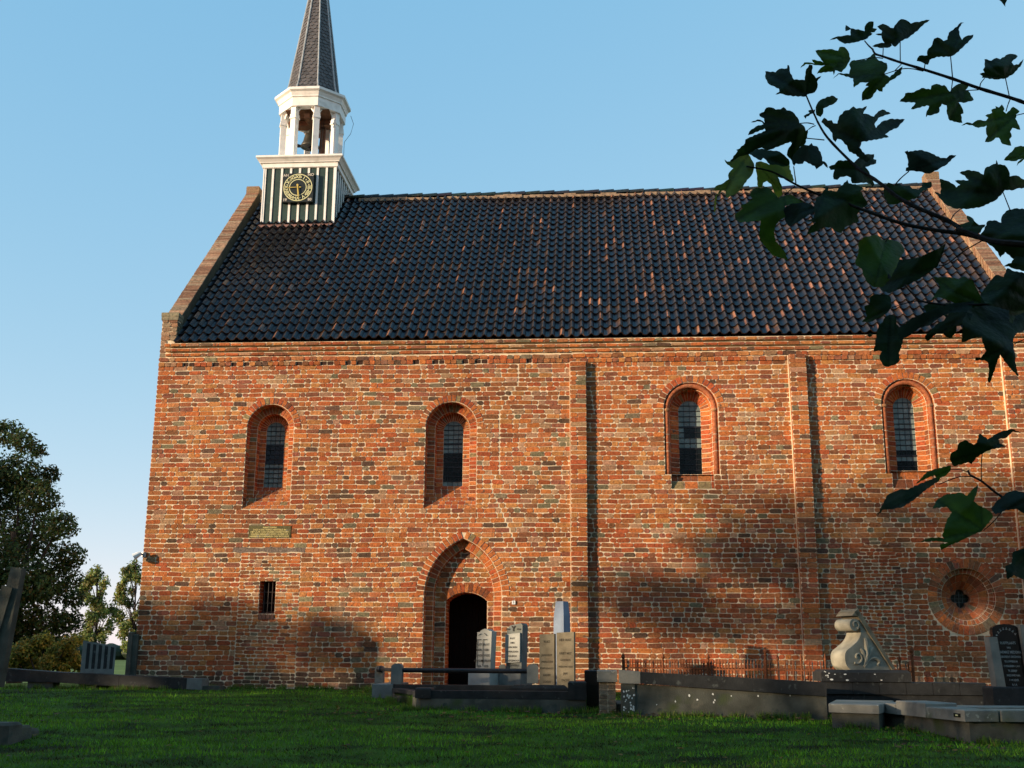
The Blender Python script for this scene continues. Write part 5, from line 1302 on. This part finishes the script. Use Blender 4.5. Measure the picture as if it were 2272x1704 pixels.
# ------------------------------------------------------------------ overhanging sycamore branch
RG = {'1': (1560, 0, 6.144), '2': (1900, 0, 5.946), '3': (1560, 230, 6.144), '4': (1900, 230, 5.946), '5': (1600, 400, 6.144), '6': (1860, 440, 5.369), '7': (1860, 640, 5.369), '8': (1900, 900, 4.148)}
def P2(rg, s):
    ox, oy, k = RG[rg]; v = [float(x) for x in s.replace(',', ' ').split()]
    return [(ox+v[i]/k, oy+v[i+1]/k) for i in range(0, len(v), 2)]
TD, TG, TB, TY_ = (.014, .033, .007), (.036, .080, .007), (.016, .030, .020), (.13, .19, .025)
LV = [('1', 2.75, TD, '848 970 985 985 1035 940 1145 930 1150 885 1172 890 1190 1000 1240 1085 1385 1090 1395 980 1445 880 1490 885 1485 1000 1540 1065 1612 1035 1555 1110 1560 1190 1520 1260 1420 1290 1395 1318 1160 1305 1050 1275 985 1288 1040 1250 1035 1210 900 1150 850 1070'),
('1', 2.8, TD, '1545 1430 1600 1360 1755 1300 1840 1345 1790 1410 1660 1470 1640 1480 1635 1550 1600 1595 1545 1570 1535 1500'),
('1', 2.8, TD, '1370 1580 1450 1540 1430 1510 1530 1490 1520 1530 1410 1590 1400 1620 1385 1605'),
('1', 2.9, TG, '1530 690 1610 680 1720 668 1840 690 1860 640 1930 642 1980 700 2010 800 1960 900 1890 985 1800 960 1780 1025 1770 975 1640 985 1550 1005 1600 930 1660 890 1570 890 1480 875 1400 875 1325 930 1380 850 1430 848 1520 865 1480 812 1600 830 1640 850 1570 760'),
('2', 2.85, TG, '-60 800 130 790 235 700 260 760 300 800 400 830 412 900 370 980 440 1020 540 930 610 875 590 940 598 965 480 1050 440 1070 350 1160 345 1210 300 1205 275 1180 190 1300 75 1330 72 1250 100 1190 160 1140 120 1130 160 1085 50 1090 -33 1156 -42 1035 -231 977 -309 1040 -241 968 -96 973 -76 900 -96 852'),
('2', 2.95, TD, '-357 532 -280 489 -163 469 -76 465 -76 387 -144 411 -139 329 -76 373 58 397 110 410 110 350 165 285 228 285 220 370 275 380 240 425 190 430 215 445 120 520 0 555 -60 565 -150 580 -190 560 -260 510'),
('2', 2.95, TD, '275 350 350 312 400 330 450 365 490 370 530 310 590 250 660 265 720 310 770 290 830 290 920 260 970 262 900 310 830 380 700 490 585 545 555 580 510 620 460 575 470 600 440 625 340 635 210 610 290 575 370 565 335 500 330 470 250 450 330 440 340 410'),
('2', 2.9, TD, '795 805 830 735 935 730 935 670 1000 590 1025 510 1070 492 1130 520 1150 540 1200 520 1220 430 1330 350 1380 295 1425 300 1390 310 1350 390 1370 480 1395 525 1440 480 1545 455 1540 490 1420 610 1300 720 1245 745 1060 750 970 790 945 855 880 830 850 815'),
('2', 2.8, TD, '1625 975 1690 955 1670 920 1695 880 1690 780 1780 800 1850 762 1900 780 2000 715 2070 712 2130 740 2050 820 2080 860 2140 850 2205 775 2180 850 2080 970 1970 1035 1850 1050 1700 1030 1655 1025 1665 1005'),
('2', 2.8, TG, '570 1340 640 1260 645 1230 760 1215 860 1160 980 1180 990 1130 1060 1105 1130 1130 1160 1120 1235 1210 1280 1150 1350 1105 1450 1110 1480 1140 1440 1190 1480 1200 1550 1320 1440 1355 1350 1350 1390 1410 1415 1495 1380 1510 1400 1620 1320 1610 1230 1590 1195 1500 1190 1390 1130 1370 1095 1420 1095 1480 1000 1520 940 1520 918 1550 920 1500 960 1400 930 1390 780 1435 720 1440 780 1360 760 1350 620 1345'),
('4', 2.75, TG, '1385 290 1460 245 1530 262 1600 215 1710 225 1740 185 1700 160 1790 120 1780 80 1840 60 1835 30 1880 50 1920 10 1955 70 1940 100 1980 130 2070 40 2120 70 2155 100 2110 140 2100 200 2150 290 2165 345 2060 320 2030 370 2050 435 2020 470 2045 555 1980 545 1925 530 1880 450 1840 450 1780 500 1695 505 1730 430 1710 370 1720 290 1610 320 1530 285 1450 270'),
('4', 2.7, TG, '1945 745 2000 680 2070 610 2090 575 2140 562 2290 560 2330 680 2300 760 2210 735 2140 790 2115 825 2130 770 2200 720 2080 760'),
('4', 2.7, TB, '635 635 680 618 685 635 835 610 930 630 1000 660 1110 715 1190 718 1230 680 1320 680 1260 730 1200 800 1100 855 1000 910 940 922 830 895 720 885 650 890 655 845 685 835 680 740 665 680'),
('3', 2.75, TD, '1610 250 1650 190 1700 230 1755 225 1775 265 1830 270 1850 180 1940 90 1990 85 2050 35 2089 67 2172 62 2234 31 2182 134 2220 136 2327 176 2389 103 2445 78 2559 134 2482 155 2389 196 2337 279 2358 331 2430 248 2544 207 2750 212 2688 279 2662 320 2544 372 2482 418 2533 455 2399 480 2161 522 2135 600 2212 700 2280 760 2240 800 2100 720 2080 690 1990 655 1960 570 1880 490 1830 480 1805 525 1770 490 1760 400 1700 330'),
('3', 2.7, TD, '650 255 740 215 810 235 840 262 830 200 770 170 765 140 830 110 860 55 930 50 990 80 1055 75 1095 45 1140 90 1220 110 1290 190 1315 265 1380 310 1400 370 1430 350 1420 430 1390 550 1310 600 1230 700 1200 760 1140 700 1150 640 1210 540 1190 520 1060 570 920 625 880 640 800 600 720 620 650 670 540 730 480 780 360 800 440 690 470 645 450 630 500 610 570 540 575 490 610 470 850 370 840 340 650 420 610 430 630 380 720 310 820 280 800 250 740 240'),
('3', 2.75, TB, '1240 850 1190 750 1260 620 1380 560 1440 570 1480 535 1500 570 1555 580 1610 690 1625 780 1680 810 1700 880 1640 820 1590 860 1545 895 1520 850 1380 785 1360 820 1300 825 1265 815'),
('3', 2.65, TY_, '290 760 330 790 400 790 480 730 580 700 620 690 680 790 700 850 690 900 660 980 600 1040 550 1120 490 1190 440 1230 320 1285 300 1180 250 1190 190 1270 170 1400 165 1500 150 1440 160 1280 240 1170 170 1190 150 1160 170 1125 280 1080 350 1030 340 980 370 920 410 880 330 830'),
('3', 2.68, TY_, '710 850 720 800 790 785 830 800 900 830 1170 820 1180 890 1240 1040 1210 1080 1100 1020 1020 1000 1070 1110 1085 1230 1030 1280 980 1230 930 1100 870 1055 820 1080 800 1145 750 1140 740 1060 730 950'),
('3', 2.64, TD, '630 690 700 630 800 610 880 640 1000 640 1080 680 1170 760 1180 830 1100 860 990 830 910 830 860 770 820 740 790 775 720 740'),
('5', 2.6, TG, '185 470 300 380 260 350 370 300 430 250 390 200 410 150 480 100 550 110 610 85 660 110 730 180 790 250 860 210 950 195 1050 250 1130 290 1050 310 950 320 870 350 850 420 880 500 800 540 740 620 720 700 740 830 860 960 910 1090 820 1060 710 1030 600 900 540 830 520 740 535 600 540 550 400 560 280 575 200 540'),
('5', 2.62, TB, '860 380 960 310 1070 290 1200 320 1290 370 1270 440 1180 480 1080 550 1000 590 930 630 880 570 850 470'),
('3', 2.72, TD, '1710 860 1790 830 1840 775 1980 775 2060 800 2120 740 2212 690 2332 687 2322 754 2363 765 2358 816 2213 863 2244 899 2296 992 2337 1095 2311 1142 2285 1095 2223 1075 2120 1085 2030 1085 2015 1010 1960 985 1870 1000 1830 1040 1780 1030 1775 950 1790 900 1740 905'),
('5', 2.58, TD, '1380 170 1420 115 1370 100 1465 85 1460 140 1580 150 1600 110 1660 60 1720 -10 1740 40 1860 70 1940 110 1900 150 1960 250 2000 330 1900 400 1850 470 1880 560 1780 600 1690 640 1640 720 1570 700 1500 640 1400 640 1290 700 1170 740 1200 650 1290 570 1160 560 1260 510 1280 440 1270 370 1290 250 1370 200'),
('6', 2.5, TG, '200 760 240 650 240 530 300 470 400 440 470 440 530 500 600 490 700 510 760 560 790 620 730 720 700 800 620 950 540 1050 430 1060 350 1010 300 920 280 840 210 800'),
('6', 2.54, TD, '640 740 850 720 980 700 1100 640 1200 600 1280 530 1260 620 1190 800 1100 870 950 970 870 1010 700 1090 620 1130 540 1110 470 1050 560 900'),
('4', 2.6, TD, '355 1150 385 1090 420 1040 500 1075 570 1050 610 1090 700 1080 740 1120 820 1135 870 1090 870 1045 990 1030 995 1100 880 1150 840 1190 800 1240 640 1290 500 1330 430 1320 370 1240'),
('4', 2.6, TD, '1100 990 1190 1015 1280 1060 1320 1105 1370 1070 1300 1015 1380 1010 1480 1010 1430 950 1360 910 1460 875 1580 890 1680 935 1700 850 1780 810 1840 790 1845 740 1870 800 1960 810 2010 880 2025 960 2110 945 2212 1000 2350 1050 2300 1110 2212 1110 2120 1120 2080 1140 1960 1140 1930 1180 1830 1280 1650 1360 1480 1390 1300 1385 1180 1330 1110 1260 1030 1160 1110 1190 1120 1120'),
('4', 2.5, TD, '1350 1605 1440 1570 1490 1555 1455 1500 1460 1475 1520 1500 1580 1570 1620 1600 1705 1595 1650 1670 1640 1700 1560 1720 1450 1680'),
('6', 2.45, TD, '1740 370 1780 270 1860 260 1940 290 1945 220 2000 150 2100 120 2250 130 2400 200 2400 400 2350 600 2212 650 2180 760 2080 720 1990 640 1930 705 1900 640 1830 570 1720 500 1680 450'),
('6', 2.4, TD, '2000 790 2060 770 2100 700 2212 680 2400 700 2400 900 2212 870 2160 850 2090 840 2030 810 1970 810'),
('6', 2.42, TD, '1690 1150 1830 960 1880 910 1970 935 2015 830 2100 870 2240 890 2400 1000 2400 1300 2100 1350 1900 1300 1750 1250'),
('6', 2.48, TG, '1130 940 1300 940 1440 960 1500 930 1600 980 1640 1060 1690 1150 1700 1250 1500 1300 1400 1250 1280 1200 1200 1180 1150 1190 1110 1210 1170 1110 1220 1060'),
('7', 2.42, TB, '700 480 800 420 860 360 1000 300 1150 240 1350 180 1620 150 1580 250 1500 300 1300 300 1200 350 1100 430 950 480 850 560 780 590 750 640 720 560'),
('7', 2.5, TD, '420 750 440 650 460 520 480 440 530 400 560 340 620 310 690 340 690 420 740 480 760 560 770 620 750 700 720 770 735 850 690 900 600 935 540 920 495 850 495 800 520 750 480 740'),
('7', 2.52, TD, '280 400 340 330 310 210 380 190 370 110 430 70 560 70 620 100 635 200 600 270 530 330 440 370 380 400'),
('7', 2.4, TD, '1035 600 1030 570 1100 500 1180 420 1260 380 1330 290 1500 280 1600 300 1560 400 1480 430 1410 450 1400 520 1350 590 1290 580 1240 520 1180 530 1110 590 1060 630'),
('7', 2.35, TD, '1470 640 1480 500 1480 380 1550 250 1700 200 1900 180 2030 250 2040 400 2080 420 2110 330 2300 250 2400 300 2400 470 2212 500 2130 530 2090 580 2080 640 2095 740 2110 800 2110 890 2145 1050 2060 960 1990 880 1930 790 1900 850 1870 950 1830 1060 1805 1125 1780 1110 1795 960 1780 880 1740 855 1630 855 1635 820 1700 825 1760 740 1720 650 1710 580 1620 590 1560 610 1490 640'),
('7', 2.45, TD, '345 560 380 530 410 540 400 570 370 580'),
('6', 2.5, TD, '1420 1330 1500 1220 1650 1160 1800 1180 1900 1250 2050 1240 2212 1200 2300 1400 2200 1560 2050 1600 1950 1540 1800 1600 1700 1500 1560 1480 1500 1400'),
('6', 2.52, TD, '1010 1290 1090 1240 1200 1260 1330 1240 1420 1290 1400 1370 1290 1400 1200 1380 1120 1430 1060 1370'),
('6', 2.5, TD, '1990 560 2080 520 2212 560 2350 600 2350 760 2212 740 2140 700 2060 680'),
('8', 2.3, TB, '195 1015 230 930 290 820 400 770 480 770 580 720 740 660 760 690 620 790 540 860 430 930 350 950 240 960'),
('8', 2.32, TG, '550 720 650 610 740 580 870 550 870 590 830 640 770 670 760 700 720 640 640 670'),
('8', 2.3, TD, '860 500 870 440 930 400 940 350 1000 315 1080 360 1110 340 1135 255 1210 310 1290 260 1330 240 1430 215 1530 255 1440 235 1390 290 1310 310 1320 350 1380 375 1250 400 1180 430 1100 480 1060 540 1030 520 900 560'),
('8', 2.28, TG, '700 950 740 870 820 820 960 800 1020 830 1060 780 1120 730 1110 800 1080 880 1130 920 1230 970 1260 1020 1160 1150 1050 1200 950 1250 850 1290 780 1330 770 1280 840 1260 780 1250 690 1245 590 1255 680 1215 780 1215 830 1240 790 1200 830 1060 880 980 830 930 740 940'),
('8', 2.2, TB, '1240 950 1290 880 1390 800 1450 780 1540 800 1640 850 1640 1050 1540 990 1470 950 1380 960 1280 1000'),
('8', 2.2, TD, '1370 1480 1430 1450 1440 1350 1543 1310 1640 1300 1640 1650 1540 1600 1450 1560 1390 1600 1380 1540'),
('2', 2.8, TD, '1885 0 1930 45 1965 90 1965 50 1990 0 1950 -90 1880 -60')]
tw = onG(3050, 1700); tbase = (tw[0]+1.3, -20.4)
syc = thing('sycamore_tree', 'leafy sycamore branch hanging in from the upper right', 'tree', (tbase[0], tbase[1], gz(*tbase)))
BR = [('2', 2.9, 2.75, (2, 4.5), '215 650 250 710 350 745 600 830 880 915 1270 1040 1620 1165 2030 1290 2300 1390 2900 1650'),
('2', 2.95, 2.9, (1.2, 2), '110 540 160 600 215 650'), ('2', 2.95, 2.9, (1, 1.2), '578 548 580 800'), ('2', 2.95, 2.9, (1, 1.2), '355 640 350 740'), ('2', 2.9, 2.85, (1, 1.4), '1243 745 1270 1030'), ('2', 2.9, 2.87, (1, 1.3), '905 850 898 900'),
('2', 2.8, 2.8, (1, 1.2), '1968 1035 2020 1280'), ('2', 2.8, 2.82, (1, 1.2), '1690 1035 1640 1100 1630 1160'), ('2', 2.8, 2.85, (1, 1.2), '1250 1215 1270 1060'), ('2', 2.8, 2.82, (1, 1.2), '1440 1195 1610 1185'), ('2', 2.85, 2.88, (1, 1.2), '0 800 140 775 250 760 350 770'), ('2', 2.85, 2.88, (1, 1.2), '370 980 600 910 750 910 880 940'), ('2', 2.86, 2.88, (1, 1.2), '510 930 590 850'),
('4', 2.75, 2.77, (1, 1.2), '1975 100 2005 0 2030 -60'), ('4', 2.75, 2.75, (1, 1.2), '2100 155 2212 130 2300 110'),
('4', 2.7, 2.65, (1.2, 1.6), '690 895 590 980 510 1070'), ('3', 2.7, 2.75, (1.1, 1.3), '1310 270 1420 262 1510 280'), ('3', 2.7, 2.72, (1.1, 1.4), '1400 470 1650 495'), ('3', 2.75, 2.72, (1, 1.2), '1440 350 1480 320 1530 300'), ('3', 2.75, 2.65, (1, 1.4), '1235 860 1265 1080'),
('1', 2.78, 2.76, (1.6, 2.2), '1400 1290 1480 1480 1560 1659'), ('3', 2.76, 2.68, (2.2, 3.6), '1560 245 1700 470 2000 780 2150 900'), ('4', 2.68, 2.5, (3.4, 5.2), '0 850 200 970 370 1090 560 1240 800 1370 1200 1540 1350 1630'), ('6', 2.5, 2.35, (5.2, 8.5), '1420 360 1680 460 1900 520 2300 560 2900 640'),
('3', 2.66, 2.64, (1.8, 2.8), '590 855 880 910 1050 980 1260 1100 1570 1240 1640 1260'), ('5', 2.64, 2.58, (2.8, 3.4), '1340 190 1600 270 1850 370 2200 490'), ('6', 2.58, 2.48, (3.4, 5), '220 110 720 290 1100 370 1460 420 1690 470'),
('6', 2.5, 2.42, (1.8, 2.8), '790 1030 880 1130 980 1220 1200 1260 1400 1270 2300 1250 2900 1200'), ('6', 2.45, 2.5, (1.4, 1.2), '1710 505 1480 640 1300 780 1200 800'), ('6', 2.5, 2.48, (1, 1.3), '560 520 720 320'), ('6', 2.48, 2.47, (1, 1.2), '640 1300 880 1230 980 1225'), ('4', 2.6, 2.58, (1, 1.2), '310 1250 120 1370'), ('4', 2.6, 2.52, (1, 1.3), '580 1320 580 1560'), ('4', 2.6, 2.5, (1, 1.4), '1370 1395 1290 1460 1245 1540'), ('4', 2.6, 2.5, (1, 1.4), '1935 1170 2030 1410'), ('5', 2.62, 2.63, (1.1, 1.5), '860 200 1010 80'),
('7', 2.4, 2.38, (1.2, 1.2), '2100 660 2212 610 2400 560'), ('4', 2.72, 2.7, (1, 1.2), '60 505 30 590'),
('8', 2.25, 2.3, (3.2, 2), '1900 1180 1640 1000 1340 840 1160 700 1050 640 1030 600'), ('8', 2.3, 2.3, (1.2, 1), '1100 660 950 655 760 725'), ('8', 2.3, 2.3, (1.2, 1), '1150 690 1150 540 1160 430'), ('8', 2.3, 2.32, (1, 1), '1050 620 960 590 870 585'), ('8', 2.25, 2.28, (1.2, 1), '1350 960 1270 1060 1170 1150')]
V = []; F = []; C = []
rl = random.Random(9)
def pt3(u, v, d): return atD(u, v, d)
from mathutils.geometry import delaunay_2d_cdt
pet = []
for rg, da, db, rr_, sdat in BR:
    p = P2(rg, sdat); pet += [p[0], p[-1]]
for rg, d0, tone, sdat in LV:
    pl_ = P2(rg, sdat); n = len(pl_); us_ = [p[0] for p in pl_]; vs_ = [p[1] for p in pl_]
    uc, vc = sum(us_)/n, sum(vs_)/n; R_ = max(max(us_)-min(us_), max(vs_)-min(vs_))/2
    # the blade's base is where a stalk meets it; veins run from there to the lobe tips
    bd, bu = min((min(math.hypot(p[0]-q_[0], p[1]-q_[1]) for q_ in pl_), p) for p in pet)
    if bd > 14: bu = (uc, vc)
    dist = [math.hypot(p[0]-bu[0], p[1]-bu[1]) for p in pl_]
    tips = [pl_[i] for i in range(n) if dist[i] > .45*R_ and all(dist[i] >= dist[(i+k) % n] for k in (-3, -2, -1, 1, 2, 3))][:7]
    kx, ky = rl.uniform(-.5, .5), rl.uniform(.2, .9); ax = rl.uniform(0, 6.28); fo = rl.uniform(.3, .85); sz = R_*d0/FPX
    def vd(u, v):
        m_ = 1e9
        for t in tips:
            dx_, dy_ = t[0]-bu[0], t[1]-bu[1]; f = max(0, min(1, ((u-bu[0])*dx_+(v-bu[1])*dy_)/(dx_*dx_+dy_*dy_))); m_ = min(m_, math.hypot(u-bu[0]-f*dx_, v-bu[1]-f*dy_))
        return m_
    def dep(u, v):
        x, y = (u-uc)/R_, (v-vc)/R_; s_ = x*math.cos(ax)+y*math.sin(ax)
        return d0+sz*(kx*x-ky*y+fo*abs(s_)+.12*math.sin(3*x+ax)*math.cos(3*y)-.10*min(1, vd(u, v)/R_*5))
    out = []
    for i in range(n):      # small teeth between the outline points
        (u0, v0), (u1, v1) = pl_[i], pl_[(i+1) % n]; out.append((u0, v0)); L = math.hypot(u1-u0, v1-v0); k = int(L/5)
        for j in range(1, k):
            f = j/k; t = (1.1 if j % 2 else -.6)*rl.uniform(.4, 1.2); out.append((u0+(u1-u0)*f+(v1-v0)/L*t, v0+(v1-v0)*f-(u1-u0)/L*t))
    no = len(out); st = max(2.2, R_/16)
    pts = list(out)
    u = min(us_)
    while u < max(us_):
        v = min(vs_)
        while v < max(vs_): pts.append((u+rl.uniform(-.3, .3)*st, v+rl.uniform(-.3, .3)*st)); v += st
        u += st
    res = delaunay_2d_cdt([Vector(p) for p in pts], [], [list(range(no))], 1, 1e-4)
    g = rl.uniform(.75, 1.25); b = len(V); use = sorted({i for t in res[2] for i in t}); mp = {k: b+i for i, k in enumerate(use)}
    yel = rl.random() < .25
    for k in use:
        u, v = res[0][k]; V.append(pt3(u, v, dep(u, v))); w = vd(u, v)
        ve = .62 if w < st*.6 else 1+.15*math.sin(u*.11+ax)*math.sin(v*.13)
        ed = 1.25 if yel and math.hypot(u-uc, v-vc) > R_*.75 else 1
        C.append((tone[0]*g*ve*ed*(1.25 if ed > 1 else 1), tone[1]*g*ve*ed, tone[2]*g*ve))
    F += [tuple(mp[i] for i in t) for t in res[2]]
fol = npmesh('foliage', np.array(V), np.array(F), m_leafm, np.array(C), syc, smooth=True)
q = MB()
ends = []
for rg, da, db, (ra, rb), sdat in BR:
    p = P2(rg, sdat); p = sp(p, 4); n = len(p); pts = []; rad = []
    for i, (u, v) in enumerate(p):
        f = i/(n-1); d = da+(db-da)*f; pts.append(pt3(u, v, d)); rad.append((ra+(rb-ra)*f)*d/FPX*(1.0 if i % 5 else 1.15))
    q.tube(pts, rad, 7)
    if p[-1][0] > 2330 or p[0][0] > 2330: ends.append((pts[-1] if p[-1][0] > 2330 else pts[0], max(rad)))
lb = Vector((tbase[0], tbase[1], 0))
for e, r in ends:
    e = Vector(e); j = lb+Vector((-.1, 0, max(.9, e.z-.25))); q.tube([e, e.lerp(j, .5)+Vector((0, 0, .08)), j], [r, max(.018, r*1.5), .045], 7)
q.build('branch', m_bark, syc)
q = MB(); g0 = gz(*tbase); q.tube([(tbase[0], tbase[1], g0-.2), (tbase[0]-.02, tbase[1], g0+.4), (tbase[0]-.06, tbase[1], 1.6), (tbase[0]+.05, tbase[1]-.05, 3.4), (tbase[0]+.1, tbase[1]-.2, 5.6)], [.24, .17, .14, .11, .03], 12); q.build('trunk', m_bark, syc)

cls = [(tbase[0]+dx_, tbase[1]+dy_, z_, r_, .7) for dx_, dy_, z_, r_ in ((-.4, -2.0, 6.2, 1.8), (-2.4, -3.2, 5.6, 1.7), (1.2, -1.2, 5.5, 1.6), (.6, -4., 6., 2.), (-4.2, -4.2, 5.6, 1.7), (2.2, .6, 4.6, 1.2), (-1.2, -5.5, 5.2, 1.8))]
crown('crown', cls, 2600, .2, [(.03, .06, .014), (.04, .065, .015)], syc, seed=300, shell=.15)
